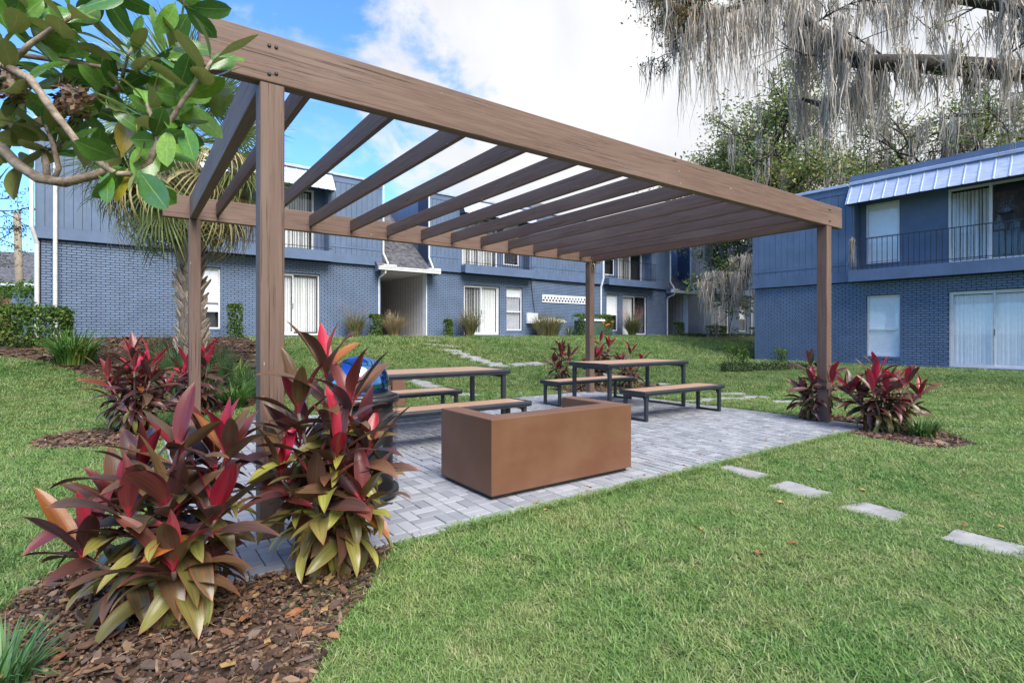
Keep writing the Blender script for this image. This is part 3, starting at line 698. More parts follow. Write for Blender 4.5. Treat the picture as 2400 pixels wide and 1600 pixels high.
# ================================================================== litter bin with blue dome
tb = thing('litter_bin', 'black mesh litter bin with shiny blue dome lid behind the red plant', 'litter bin', (-1.17, 4.08, 0))
MB().lathe([(.25, .05), (.25, .72)], 32).build('liner', MAT['binmetal'], tb, smooth=True)
sh = MB()
for k in range(64):
    a0 = 2*pi*k/64
    for zi in range(22):
        z0 = .06 + zi*.031; a1 = a0 + (pi/64 if zi % 2 else 0); r0 = .285
        p = [(r0*cos(a1 - .045), r0*sin(a1 - .045), z0 + .0155), (r0*cos(a1), r0*sin(a1), z0), (r0*cos(a1 + .045), r0*sin(a1 + .045), z0 + .0155), (r0*cos(a1), r0*sin(a1), z0 + .031)]
        q = [(x*.955, y*.955, z) for x, y, z in p]
        w = .32                                          # a thin diamond strand on each side
        for i in range(4):
            j = (i + 1) % 4; A, B = Vector(p[i]), Vector(p[j]); C_ = (Vector(p[0]) + Vector(p[2])) / 2
            sh.add([A, B, B.lerp(C_, w), A.lerp(C_, w)], [(0, 1, 2, 3)])
o = sh.build('mesh_panel', MAT['binmetal'], tb)
for z in (.03, .735): MB().lathe([(.27, z), (.295, z), (.298, z + .02), (.295, z + .045), (.27, z + .045)], 40).build('ring', MAT['binmetal'], tb, smooth=True)
MB().lathe([(.285, .78), (.24, .80), (.2, .815), (.12, .815)], 40).build('rim', MAT['binmetal'], tb, smooth=True)
MB().lathe([(.215, .80), (.222, .85), (.22, .90), (.205, .96), (.175, 1.01), (.13, 1.05), (.07, 1.075), (.005, 1.083)], 48).build('dome', MAT['bluedome'], tb, smooth=True)
# second low brown unit behind the left table
b2 = thing('planter_box', 'low brown metal box beside a brown block behind the left picnic table', 'planter', puv(2.75, 5.12, 0.0), TH)
MB().box(.28, .52, 0, .34, 0, .50).build('block', MAT['brownbin'], b2, bevel=.008)
MB().box(-.32, .272, .04, .34, 0, .33).build('box', MAT['brownbin'], b2, bevel=.006)
MB().prism([(-.33, .33), (.268, .33), (.268, .355), (.2, .372), (-.26, .372), (-.33, .355)], .03, .35, 'y').build('lid', MAT['brownbin'], b2, bevel=.004)

# ================================================================== the two blue buildings
# local frame: x along the front, y into the building, z up from the ground floor
class Bld:
    def __init__(s, label, org, base, ang, seed):
        s.root = thing('apartment_building', label, 'building', (org[0], org[1], base), ang)
        s.bricks = []; s.r = random.Random(seed); s.M = Matrix.Translation((org[0], org[1], base)) @ Matrix.Rotation(ang, 4, 'Z')
        s.boards = {}
    def holes(s, x0, x1, z0, z1, ops):
        """rectangle minus openings -> rectangles"""
        xs = sorted({x0, x1, *[min(max(q, x0), x1) for o in ops for q in o[:2]]}); out = []
        for a, b in zip(xs, xs[1:]):
            if b - a < 1e-4: continue
            cuts = sorted((o[2], o[3]) for o in ops if o[0] < (a + b)/2 < o[1]); z = z0
            for lo, hi in cuts:
                if lo > z: out.append((a, b, z, lo))
                z = max(z, hi)
            if z < z1: out.append((a, b, z, z1))
        return out
    def brick_wall(s, x0, x1, ops, z0=-0.25, z1=2.5, y=0.0):
        mb = MB()
        for a, b, c, d in s.holes(x0, x1, z0, z1, ops): mb.box(a, b, y, y + .28, c, d)
        mb.build('wall', MAT['mortar'], s.root)
        ch, L = 0.0667, 0.2; g = 0.014; k = 0; z = -0.06
        MB().box(x0 + .001, x1 - .001, y - .02, y - .0005, -0.25, -0.062).build('plinth', MAT['trim'], s.root)
        while z + ch < z1 + .03:
            x = x0 - (L/2 if k % 2 else 0)
            while x < x1:
                a, b = max(x, x0) + g/2, min(x + L, x1) - g/2
                segs = [(a, b)]
                for o in ops:
                    if o[2] - .02 < z + ch/2 < o[3] + .01:
                        ns = []
                        for p, q in segs:
                            if q <= o[0] or p >= o[1]: ns.append((p, q))
                            else:
                                if p < o[0]: ns.append((p, o[0]))
                                if q > o[1]: ns.append((o[1], q))
                        segs = ns
                for p, q in segs:
                    if q - p > .03: s.bricks.append((p, q, z + g/2, min(z + ch - g/2, z1 - .004), y))
                x += L
            z += ch; k += 1
    def finish_bricks(s, full=300):
        def score(b):
            w = s.M @ Vector(((b[0]+b[1])/2, 0, b[2])); px = CX0 + w.x/w.y*FPX; py = HY - (w.z - CAM_H)/w.y*FPX
            vis = 140 < px < 1760 or 1775 < px < 2400
            return w.y + (0 if vis and abs((b[1]-b[0]) - .186) < .005 else 60)
        s.bricks.sort(key=score); meshes = []
        for q in range(4):
            e = .002; L, h, d = .186, .0527, .014
            j = [s.r.uniform(-.0015, .0015) for _ in range(4)]
            mb = MB(); mb.add([(0, 0, 0), (L, 0, 0), (L, 0, h), (0, 0, h), (e, -d + j[0], e), (L - e, -d + j[1], e), (L - e, -d + j[2], h - e), (e, -d + j[3], h - e)],
                              [(4, 5, 6, 7), (0, 1, 5, 4), (1, 2, 6, 5), (2, 3, 7, 6), (3, 0, 4, 7)])
            meshes.append(mb.mesh('brick', MAT['brick']))
        rest = MB()
        for n, (a, b, c, d, y) in enumerate(s.bricks):
            if n < full and abs((b - a) - .186) < .005: put('brick', s.r.choice(meshes), s.root, (a, y, c))
            else:
                e = .002; t = y - .014 + s.r.uniform(-.0015, .0015)
                rest.add([(a, y, c), (b, y, c), (b, y, d), (a, y, d), (a+e, t, c+e), (b-e, t, c+e), (b-e, t, d-e), (a+e, t, d-e)],
                         [(4, 5, 6, 7), (0, 1, 5, 4), (1, 2, 6, 5), (2, 3, 7, 6), (3, 0, 4, 7)])
        tag(rest.build('bricks', MAT['brick'], s.root), kind='stuff')
    def siding(s, x0, x1, z0=2.8, z1=5.42, y=-.10, wid=.19, rail=True, seam=None):
        """upper storey front of grooved vertical boards"""
        MB().box(x0, x1, y + .012, y + .80, z0 - .28, z1 - .002)  .build('wall', MAT['mortar'], s.root)
        n = max(1, round((x1 - x0) / wid)); w = (x1 - x0) / n
        for za, zb in ([(z0, 3.02), (3.10, z1 - .2)] if rail else [(z0, z1 - .02)]):
            key = (round(w, 3), round(zb - za, 3))
            if key not in s.boards: s.boards[key] = MB().box(.004, w - .004, 0, .016, .003, zb - za - .003).mesh('siding_board', MAT['siding'], bevel=.003)
            for i in range(n): put('siding_board', s.boards[key], s.root, (x0 + i*w, y - .004 + s.r.uniform(-.001, .001), za))
        if rail:
            MB().box(x0, x1, y - .016, y + .01, 3.02, 3.10).build('trim_board', MAT['trim'], s.root)
            MB().box(x0, x1, y - .016, y + .01, z1 - .2, z1 - .003).build('trim_board', MAT['trim'], s.root)
        MB().box(x0, x1, y - .022, y + .01, 2.50, 2.80).build('fascia', MAT['trim'], s.root, bevel=.004)
    def coping(s, x0, x1, y=-.16, z=5.42):
        MB().box(x0, x1, y, y + .5, z, z + .09).build('roof_edge', MAT['awning'], s.root, bevel=.008)
    def roof(s, x0, x1, dep=9.0):
        MB().box(x0, x1, .70, dep, 2.4, 5.40).build('upper_block', MAT['siding'], s.root)
        MB().box(x0, x1, .28, dep - .02, -.25, 2.4).build('lower_block', MAT['dark'], s.root)
    def pane(s, parent, x0, x1, z0, z1, y):
        MB().add([(x0, y, z0), (x1, y, z0), (x1, y, z1), (x0, y, z1)], [(0, 1, 2, 3)]).build('pane', MAT['glass'], parent)
    def frame(s, x0, x1, z0, z1, y, bars=(), t=.045, mat='vinyl', d=.05, name='window', vb=()):
        mb = MB().box(x0, x1, y, y + d, z0, z0 + t).box(x0, x1, y, y + d, z1 - t, z1).box(x0, x0 + t, y + .0005, y + d, z0 + t, z1 - t).box(x1 - t, x1, y + .0005, y + d, z0 + t, z1 - t)
        for z in bars: mb.box(x0 + t, x1 - t, y + .003, y + d - .002, z - t*.45, z + t*.45)
        for x in vb: mb.box(x - t*.5, x + t*.5, y + .002, y + d - .003, z0 + t, z1 - t)
        return mb.build(name, MAT[mat], s.root)
    def window(s, x0, x1, z0=.25, z1=2.06, y=.06, shade=.45, mat='shade', low='dark', sill=True):
        zm = z0 + (z1 - z0)*.44
        f = s.frame(x0, x1, z0, z1, y, (zm,))
        s.pane(f, x0 + .045, x1 - .045, z0 + .045, z1 - .045, y + .02)
        zs = z0 + (z1 - z0)*(1 - shade)
        if shade > 0: MB().box(x0 + .03, x1 - .03, y + .06, y + .064, zs, z1 - .03).build('roller_shade', MAT[mat], f)
        if low == 'curtain':
            pts = []
            for i in range(25):
                t = i/24; pts.append((x0 + .05 + t*(x1 - x0 - .1), y + .10 + .018*sin(t*31)))
            mb = MB(); mb.add([(p[0], p[1], z0 + .03) for p in pts] + [(p[0], p[1], zs) for p in pts], [(i, i+1, 26 + i, 25 + i) for i in range(24)]); mb.build('curtain', MAT['curtain'], f, smooth=True)
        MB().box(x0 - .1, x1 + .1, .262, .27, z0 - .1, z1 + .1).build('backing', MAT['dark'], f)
        if sill: MB().box(x0 - .02, x1 + .02, -.03, y - .001, z0 - .05, z0 - .002).build('sill', MAT['trim'], f)
        return f
    def slider(s, x0, x1, z0=.06, z1=2.06, y=.06, mat='vinyl', cover=1.0, tilt=.5, side=0, seed=1, dark_panel=None, blind='blind'):
        r = random.Random(seed); xm = (x0 + x1)/2
        f = s.frame(x0, x1, z0, z1, y, (), .05, mat, .07, 'sliding_door')
        for k, (a, b) in enumerate(((x0 + .05, xm + .03), (xm - .03, x1 - .05))):
            yy = y + .008 + .03*k; mb = MB(); t = .035; mm = 'bronze' if dark_panel == k else mat
            mb.box(a, b, yy, yy + .022, z0 + .05, z0 + .05 + t*1.6).box(a, b, yy, yy + .022, z1 - .05 - t, z1 - .05).box(a, a + t, yy + .0005, yy + .022, z0 + .05 + t*1.6, z1 - .05 - t).box(b - t, b, yy + .0005, yy + .022, z0 + .05 + t*1.6, z1 - .05 - t)
            p = mb.build('door_panel', MAT[mm], f); 
            s.pane(f, a + t, b - t, z0 + .05 + t*1.6, z1 - .05 - t, yy + .011)
        MB().box(xm + .01 - .006, xm + .01 + .006, y - .02, y + .006, z0 + .85, z0 + 1.02).build('door_handle', MAT['rail'], f)
        mb = MB(); w = .089; x = x0 + .07; ang = tilt
        while x < x0 + (x1 - x0)*cover - .06:
            a_ = ang + r.gauss(0, .10)
            if side and x > xm: a_ = side + r.gauss(0, .05)
            dx, dy = w/2*cos(a_), w/2*sin(a_); yb = y + .115
            mb.add([(x - dx, yb - dy, z0 + .09), (x, yb - .006, z0 + .09), (x + dx, yb + dy, z0 + .09), (x - dx, yb - dy, z1 - .10), (x, yb - .006, z1 - .10), (x + dx, yb + dy, z1 - .10)], [(0, 1, 4, 3), (1, 2, 5, 4)])
            x += .078
        if mb.v: mb.build('vertical_blinds', MAT[blind], f)
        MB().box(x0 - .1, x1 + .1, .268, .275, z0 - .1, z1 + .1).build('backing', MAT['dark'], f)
        return f
    def balcony(s, x0, x1, win, door, pane_side=None, seed=3, awn=True, wshade=.0, door_kw={}):
        """shallow recessed balcony with railing and metal awning; win and door are (x0, x1)"""
        yb = .34                                          # back wall of the recess
        s_root = s.root
        ops = [(win[0], win[1], 3.05, 4.85), (door[0], door[1], 2.86, 4.9)] if win else [(door[0], door[1], 2.86, 4.9)]
        mb = MB()
        for a, b, c, d in s.holes(x0 + .05, x1 - .05, 2.78, 5.0, ops): mb.box(a, b, yb, yb + .1, c, d)
        mb.build('balcony_wall', MAT['panel'], s_root)
        for a, b in ((x0, x0 + .05), (x1 - .05, x1)): MB().box(a, b, -.10, yb + .3, 2.80, 5.30).build('balcony_cheek', MAT['siding'], s_root)
        MB().box(x0 + .001, x1 - .001, -.40, yb + .3, 2.52, 2.775).build('balcony_floor', MAT['trim'], s_root)
        MB().box(x0, x1, -.43, -.401, 2.475, 2.81).build('fascia', MAT['trim'], s_root, bevel=.004)
        for a, b in ((x0, x0 + .02), (x1 - .02, x1)): MB().box(a + .0005, b - .0005, -.40, -.12, 2.776, 2.808).build('fascia', MAT['trim'], s_root)
        MB().box(x0, x1, -.10, yb + .3, 4.98, 5.40).build('soffit', MAT['panel'], s_root)
        rl = MB().box(x0 + .02, x1 - .02, -.36, -.335, 3.715, 3.74).build('railing', MAT['rail'], s_root)
        MB().box(x0 + .02, x1 - .02, -.355, -.34, 2.895, 2.915).build('bottom_rail', MAT['rail'], rl)
        bm_ = MB().box(-.007, .007, -.007, .007, 2.81, 3.715).mesh('baluster', MAT['rail']); x = x0 + .09
        while x < x1 - .05: put('baluster', bm_, rl, (x, -.3475, 0)); x += .127
        if win:
            f = s.frame(win[0], win[1], 3.05, 4.85, yb - .02, (3.86,)); s.pane(f, win[0] + .045, win[1] - .045, 3.09, 4.81, yb + .0)
            if wshade: MB().box(win[0] + .03, win[1] - .03, yb + .05, yb + .054, 4.82 - 1.74*wshade, 4.82).build('roller_shade', MAT['shade'], f)
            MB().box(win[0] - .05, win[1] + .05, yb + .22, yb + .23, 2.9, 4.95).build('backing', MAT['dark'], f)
        xa, xb = door; z0, z1 = 2.86, 4.9; nd = 3 if xb - xa > 2.0 else 2
        f = s.frame(xa, xb, z0, z1, yb - .02, (), .06, 'vinyl', .07, 'sliding_door', [xa + (xb - xa)*k/nd for k in range(1, nd)])
        for k in range(nd): s.pane(f, xa + .06 + (xb - xa - .12)*k/nd, xa + .06 + (xb - xa - .12)*(k + 1)/nd, z0 + .06, z1 - .06, yb + .01 + .012*k)
        r = random.Random(seed); mb = MB(); x = xa + .1; cov = door_kw.get('cover', 1.0); ti = door_kw.get('tilt', .8)
        while x < xa + (xb - xa)*cov - .08:
            a_ = ti + r.gauss(0, .15); dx, dy = .044*cos(a_), .044*sin(a_)
            mb.add([(x - dx, yb + .13 - dy, z0 + .1), (x + dx, yb + .13 + dy, z0 + .1), (x + dx, yb + .13 + dy, z1 - .1), (x - dx, yb + .13 - dy, z1 - .1)], [(0, 1, 2, 3)]); x += .08
        if mb.v: mb.build('vertical_blinds', MAT['blind'], f)
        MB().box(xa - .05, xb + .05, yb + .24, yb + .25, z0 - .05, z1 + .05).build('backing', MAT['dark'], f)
        if awn: s.awning(x0 - .06, x1 + .06)
    def awning(s, x0, x1):
        yo, zo, yi, zi = -.52, 4.80, -.12, 5.44
        aw = MB().add([(x0, yo, zo), (x1, yo, zo), (x1, yi, zi), (x0, yi, zi), (x0, yo + .012, zo - .004), (x1, yo + .012, zo - .004), (x1, yi + .012, zi - .008), (x0, yi + .012, zi - .008)],
                      [(0, 1, 2, 3), (7, 6, 5, 4), (0, 4, 5, 1), (3, 2, 6, 7), (0, 3, 7, 4), (1, 5, 6, 2)]).build('awning', MAT['awning'], s.root)
        dirv = Vector((0, yi - yo, zi - zo)); nrm = Vector((0, -dirv.z, dirv.y)).normalized()
        a0, a1 = Vector((0, yo, zo)), Vector((0, yi, zi)); t = .02
        pr = [(-.022, 0), (-.012, .018), (.012, .018), (.022, 0)]
        vsr = [Vector((p, 0, 0)) + a0 + nrm*(q + .001) for p, q in pr] + [Vector((p, 0, 0)) + a1 + nrm*(q + .001) for p, q in pr]
        rb = MB().add(vsr, [(0, 1, 5, 4), (1, 2, 6, 5), (2, 3, 7, 6), (0, 3, 2, 1), (4, 5, 6, 7)]).mesh('rib', MAT['awning'])
        x = x0 + .06
        while x < x1: put('rib', rb, aw, (x, 0, 0)); x += .30
        MB().add([(x0, -.12, 4.80), (x0, yo + .005, 4.80), (x0, -.12, 5.43)], [(0, 1, 2), (2, 1, 0)]).add([(x1, -.12, 4.80), (x1, yo + .005, 4.80), (x1, -.12, 5.43)], [(0, 1, 2), (2, 1, 0)]).build('end_panel', MAT['panel'], aw)
        MB().box(x0 - .01, x1 + .01, -.20, -.06, 5.425, 5.52).build('ridge_cap', MAT['awning'], aw, bevel=.01)
    def downspout(s, pts, r=.045):
        return MB().tube([Vector(p) for p in pts], r, 8, True, flat=.75).build('downspout', MAT['gutter'], s.root, smooth=False)
    def breezeway(s, x0, x1):
        """open passage with a shingled lean-to roof between two blocks"""
        MB().box(x1 - .02, x1 - .001, .3, 6.5, -.02, 2.5).build('passage_wall', MAT['passage'], s.root)
        MB().box(x0 + .001, x0 + .02, .3, 6.5, -.02, 2.5).build('passage_wall', MAT['passage'], s.root)
        n = 26
        ln = MB()
        for i in range(n): y = .35 + i*(6.0/n); ln.box(x1 - .024, x1 - .0202, y, y + .012, .1, 2.38)
        ln.build('panel_groove', MAT['dark'], s.root)
        MB().box(x1 - .03, x1 + .03, .0, .30, -.02, 2.45).build('corner_trim', MAT['white'], s.root)
        MB().box(x0 + .021, x1 - .021, 6.5, 6.6, -.02, 2.5).build('passage_end', MAT['dark'], s.root)
        MB().box(x0 + .021, x1 - .021, .0, 6.5, 2.36, 2.42).build('ceiling', MAT['passage'], s.root)
        MB().box(x0 + .021, x1 - .021, -1.0, 6.5, -.1, -.03).build('passage_floor', MAT['concrete'], s.root)
        ya, za, sl = -.42, 2.44, .76                         # lean-to
        e = .28
        deck = MB().prism([(ya, za - .05), (ya, za), (3.4, za + 3.82*sl), (3.4, za + 3.82*sl - .06)], x0 + .005, x1 - .005, 'x'); deck.build('lean_to_deck', MAT['shingle'], s.root)
        MB().prism([(ya, za - .05), (ya, za), (-.125, za + .295*sl), (-.125, za + .235*sl)], x0 - e, x1 + e, 'x').build('eave_deck', MAT['shingle'], s.root)
        mb = MB(); k = 0; t = 0.0; cl = math.hypot(1, sl)
        while t < 3.7:
            y0, y1 = ya + t/cl, ya + (t + .16)/cl; zz0, zz1 = za + t/cl*sl, za + (t + .16)/cl*sl
            xa, xb = (x0 - e, x1 + e) if y1 < -.13 else (x0 + .01, x1 - .01)
            x = xa - (.15 if k % 2 else 0)
            while x < xb:
                p, q = max(x + .004, xa), min(x + .296, xb)
                if q > p + .02:
                    h = .012 + s.r.uniform(0, .006)
                    mb.add([(p, y0, zz0 + h), (q, y0, zz0 + h), (q, y1, zz1 + .004), (p, y1, zz1 + .004), (p, y0, zz0), (q, y0, zz0)], [(0, 1, 2, 3), (4, 5, 1, 0)])
                x += .3
            t += .14; k += 1
        tag(mb.build('shingles', MAT['shingle'], s.root), kind='stuff')
        g = MB().prism([(-.54, 2.33), (-.425, 2.33), (-.425, 2.455), (-.55, 2.455), (-.55, 2.41), (-.535, 2.39)], x0 - e - .02, x1 + e + .02, 'x').build('gutter', MAT['gutter'], s.root, bevel=.004)
        for c in (x0 + .12, x1 + .05): MB().box(c - .24, c + .24, -.56, -.32, 2.458, 2.52).build('splash_block', MAT['gutter'], s.root, bevel=.01)
        MB().prism([(-.42, 2.3), (-.42, 2.42), (-.11, 2.62), (-.11, 2.3)], x0 - e + .01, x0 - e + .04, 'x').build('eave_side', MAT['trim'], s.root)
        MB().prism([(-.42, 2.3), (-.42, 2.42), (-.11, 2.62), (-.11, 2.3)], x1 + e - .04, x1 + e - .01, 'x').build('eave_side', MAT['trim'], s.root)
        s.downspout([(x0 - .03, -.48, 2.34), (x0 - .03, -.46, 2.24), (x0 - .10, -.10, 2.08), (x0 - .10, -.06, 1.9), (x0 - .10, -.06, .02)])
        s.downspout([(x0 + .02, -.17, 5.35), (x0 + .02, -.17, 2.95), (x0 + .12, -.36, 2.56)])
        s.downspout([(x1 - .0, -.17, 5.35), (x1 - .0, -.17, 2.95), (x1 + .06, -.36, 2.56)])

# ------------------------------------------------------------------ long building
LBd = Bld('long two storey blue brick and siding apartment building behind the pergola', LB0, LBZ, BA, 31)
# block one
LBd.brick_wall(0.1, 9.2, [(3.25, 4.12, .25, 2.06), (5.35, 7.05, .06, 2.06)])
LBd.siding(0, 2.95, rail=False, wid=.19); LBd.siding(7.35, 9.2)
LBd.balcony(2.95, 7.35, (3.3, 4.15), (5.2, 6.95), seed=5, door_kw=dict(tilt=.55))
LBd.window(3.25, 4.12, shade=.72)
LBd.slider(5.35, 7.05, seed=2, mat='vinyl', tilt=.5, dark_panel=1)
LBd.roof(0.02, 9.2); LBd.coping(-.03, 9.22)
# block two
LBd.brick_wall(11.05, 20.6, [(12.7, 14.45, .06, 2.06), (14.82, 15.68, .25, 2.06)])
LBd.siding(11.05, 12.5); LBd.siding(16.05, 20.6)
LBd.balcony(12.5, 16.05, (14.9, 15.72), (12.75, 14.55), seed=6, door_kw=dict(tilt=.45), wshade=.5)
LBd.slider(12.7, 14.45, seed=4, tilt=.7, side=.25); LBd.window(14.82, 15.68, shade=.22, low='curtain')
LBd.roof(11.05, 20.6); LBd.coping(11.03, 20.62)
# block three
LBd.brick_wall(20.6, 25.9, [(21.0, 21.85, .25, 2.06), (22.2, 24.1, .06, 2.06)])
LBd.siding(24.45, 25.9); LBd.balcony(20.72, 24.45, (21.05, 21.9), (22.2, 24.1), seed=7, door_kw=dict(cover=.6, tilt=.4))
MB().box(20.6, 20.72, -.1, .3, 2.5, 5.4).build('pier', MAT['siding'], LBd.root)
LBd.window(21.0, 21.85, shade=.56); LBd.slider(22.2, 24.1, seed=8, tilt=.12, cover=.5, dark_panel=1)
LBd.roof(20.6, 25.9); LBd.coping(20.63, 25.92)
# block four
LBd.brick_wall(27.82, 36.5, [(30.2, 32.15, .06, 2.06), (33.3, 34.2, .25, 2.06)])
LBd.siding(27.82, 29.95); LBd.balcony(29.95, 34.3, (33.2, 34.05), (30.3, 32.2), seed=9); LBd.siding(34.3, 36.5)
LBd.slider(30.2, 32.15, seed=10, cover=1.0, tilt=.6); LBd.window(33.3, 34.2, shade=.56)
LBd.roof(27.82, 36.5); LBd.coping(27.8, 36.5)
LBd.breezeway(9.2, 11.05); LBd.breezeway(25.9, 27.82)
LBd.finish_bricks()
LBd.downspout([(-.06, -.17, 5.3), (-.06, -.17, 2.75), (.03, -.06, 2.35), (.03, -.06, .0)], .065)
LBd.downspout([(.385, -.165, 5.3), (.385, -.165, 2.6), (.385, -.165, 0.0)], .062)
LBd.downspout([(20.58, -.17, 5.3), (20.58, -.17, 2.75), (20.52, -.07, 2.35), (20.52, -.07, .0)], .06)
LBd.downspout([(34.75, -.17, 2.9), (34.75, -.17, 2.75), (34.7, -.07, 2.35), (34.7, -.07, .0)], .06)
for a, b in ((5.0, 9.1), (11.2, 17.0), (20.8, 25.8), (28.0, 36)):
    MB().box(a, b, -.95, -.022, -.14, -.02).build('slab', MAT['concrete'], LBd.root, bevel=.01)
MB().box(16.12, 16.16, -.125, -.1245, 2.4, 2.48).build('cable_clip', MAT['cable'], LBd.root)
MB().tube([(16.15, -.04, 2.49), (16.16, -.03, 2.2), (16.25, -.03, 1.6), (16.36, -.03, .95)], .02, 6).build('cable', MAT['cable'], LBd.root)
MB().tube([(16.2, -.045, 2.47), (17.2, -.045, 2.43), (18.4, -.045, 2.40), (20.4, -.045, 2.44)], .012, 5).build('cable', MAT['cable'], LBd.root)
MB().box(15.86, 16.46, -.14, -.013, .55, 1.0).build('utility_box', MAT['white'], LBd.root, bevel=.01)
# white strip with a row of holes
sg = MB().box(16.79, 19.75, -.045, -.0125, 1.5, 1.85).build('white_board', MAT['white'], LBd.root, bevel=.004)
hole = MB().lathe([(.05, 0), (.05, .003), (.042, .004)], 14).mesh('round_hole', MAT['bronze'])
half = MB().lathe([(.062, 0), (.062, .003), (.05, .004)], 14).mesh('round_hole', MAT['bronze'])
for i in range(15):
    put('round_hole', hole, sg, (16.95 + i*.19, -.0455, 1.715), (R(90), 0, 0)); put('round_hole', half, sg, (16.86 + i*.19, -.0455, 1.60), (R(90), 0, 0), (1.1, .75, 1))
def ac_unit(bd, x, y, z, label, w=.75, h=.62):
    p = bd.M @ Vector((x, y, z)); t = thing('air_conditioner', label, 'air conditioner', p, bd.root.rotation_euler.z)
    MB().box(-w/2, w/2, -w/2, w/2, 0, h).build('casing', MAT['acbox'], t, bevel=.02)
    for i in range(9): MB().box(-w/2 + .04, w/2 - .04, -w/2 - .008, -w/2 - .001, .06 + i*.06, .085 + i*.06).build('louvre', MAT['bronze'], t)
    MB().lathe([(w*.42, h), (w*.42, h + .05), (w*.38, h + .07)], 24).build('fan_guard', MAT['acbox'], t)
ac_unit(LBd, 17.6, 1.6, 5.41, 'grey rooftop air conditioner on the long building, seen between the rafters', .9, .85)

# ------------------------------------------------------------------ right building
RBd = Bld('blue brick and siding apartment building at the right with balcony and awning', RB0, RBZ, RA, 41)
RBd.brick_wall(0, 10.5, [(3.46, 4.31, .25, 2.06), (5.42, 7.25, .02, 2.06), (9.0, 9.9, .25, 2.06)])
RBd.siding(0, 3.12, wid=.2)
RBd.balcony(3.12, 8.6, (3.35, 4.2), (5.34, 8.0), seed=12, door_kw=dict(cover=.36, tilt=.9), wshade=.98)
RBd.siding(8.6, 10.5, wid=.2)
RBd.window(3.46, 4.31, shade=1.0); RBd.slider(5.42, 7.25, z0=.02, seed=13, tilt=.06, blind='shade')
RBd.window(9.0, 9.9, shade=.5)
MB().box(3.0, 10.5, .02, .3, 5.405, 5.74).build('parapet', MAT['trim'], RBd.root); RBd.roof(.02, 10.5, 8.5); RBd.coping(-.03, 3.0); RBd.finish_bricks()
MB().box(4.9, 10.5, -.75, -.022, -.16, -.045).build('slab', MAT['concrete'], RBd.root, bevel=.01)
MB().box(-.012, .04, -.125, .3, 2.5, 5.41).build('corner_trim', MAT['trim'], RBd.root)
MB().lathe([(.32, 5.40), (.32, 5.62), (.36, 5.64), (.36, 5.72), (.30, 5.76)], 24, 6.6, 1.6).build('roof_vent', MAT['acbox'], RBd.root)

# ------------------------------------------------------------------ background at the far left
nb = thing('house', 'red brick house with grey shingle roof beyond the left end of the blue building', 'house', at(20, 720, 30) - Vector((0, 0, 0)), R(8))
nb.location.z = tz(*nb.location[:2]) - .1
wl = MB().box(-9, 1.6, 0, 8, 0, 3.0); wl.build('wall', MAT['lightmortar'], nb)
bk = MB(); r = random.Random(3)
for k in range(36):
    x = -4.0 - (.1 if k % 2 else 0)
    while x < 1.45:
        bk.box(x, x + .19, -.012, .001, .05 + k*.075, .05 + k*.075 + .062); x += .205
tag(bk.build('bricks', MAT['redbrick'], nb), kind='stuff')
MB().box(1.6, 9, .4, 8, 0, 2.9).build('wall', MAT['white'], nb)
rf = MB().prism([(-.6, 2.95), (-.6, 3.05), (4.2, 5.4), (9.0, 3.05), (9.0, 2.95)], -9.5, 9.5, 'x').build('roof', MAT['shingle'], nb)
MB().box(-9.5, 9.5, -.64, -.602, 2.82, 3.02).build('eave', MAT['white'], nb)
MB().box(1.9, 2.5, 1.4, 1.9, 4.0, 5.3).build('chimney', MAT['acbox'], nb)
fc = thing('fence', 'short blue grey board fence beyond the hedge', 'fence', at(25, 740, 19.5), R(20)); fc.location.z = tz(*fc.location[:2]) - .1
fbm = MB().prism([(-.07, 0), (.07, 0), (.07, 1.72), (.03, 1.8), (-.03, 1.8), (-.07, 1.72)], -.012, .012, 'y').mesh('fence_board', MAT['trim'])
for i in range(16): put('fence_board', fbm, fc, (.12 + i*.15, 0, 0))
for z in (.4, 1.4): MB().box(0, 2.5, .013, .05, z, z + .09).build('fence_rail', MAT['trim'], fc)
up = thing('utility_pole', 'wooden pole with a street lamp arm beside the brick house', 'utility pole', at(48, 740, 22)); up.location.z = tz(*up.location[:2]) - .2
MB().tube([(0.02, 0, 0), (-.05, 0, 2.6), (-.15, 0, 5.3)], [.15, .14, .12], 10).build('pole', MAT['pole'], up, smooth=True)
MB().tube([(-.15, 0, 5.2), (.1, -.05, 5.45), (.5, -.1, 5.5)], .03, 6).build('lamp_arm', MAT['acbox'], up)
MB().lathe([(.02, 0), (.10, -.03), (.13, -.09), (.10, -.12)], 14).build('lamp_head', MAT['acbox'], up, loc=(.55, -.1, 5.52))

# ================================================================== plants
def leaf_mesh(name, mat, prof, bend, fold=0.25, wave=0.0, segs=10, twist=0.0, seed=0, cup=0.0):
    """leaf along +X, upper face +Z, bending down; prof(t) gives half width; unit length"""
    r = random.Random(seed); mb = MB(); x = z = 0.0; ang = 0.0; vs = []; uv = []; ph = r.uniform(0, 6)
    for i in range(segs + 1):
        t = i / segs; w = prof(t); a = -bend * t**1.3
        if i: x += cos(a) / segs; z += sin(a) / segs
        nz = Vector((-sin(a), 0, cos(a)))
        for k, q in enumerate((-1, -.5, 0, .5, 1)):
            h = abs(q) * w * fold - cup * w * q * q * 0.5 + wave * w * sin(t*9 + ph + q) * abs(q)
            tw = twist * t
            p = Vector((x, 0, z)) + Vector((0, q*w*cos(tw), 0)) + nz * (h + q*w*sin(tw)); vs.append(p); uv.append((.5 + q*.5, t))
    fs = [(i*5 + k, (i+1)*5 + k, (i+1)*5 + k + 1, i*5 + k + 1) for i in range(segs) for k in range(4)]
    mb.add(vs, fs, uv=uv); return mb.mesh(name, mat, smooth=True)
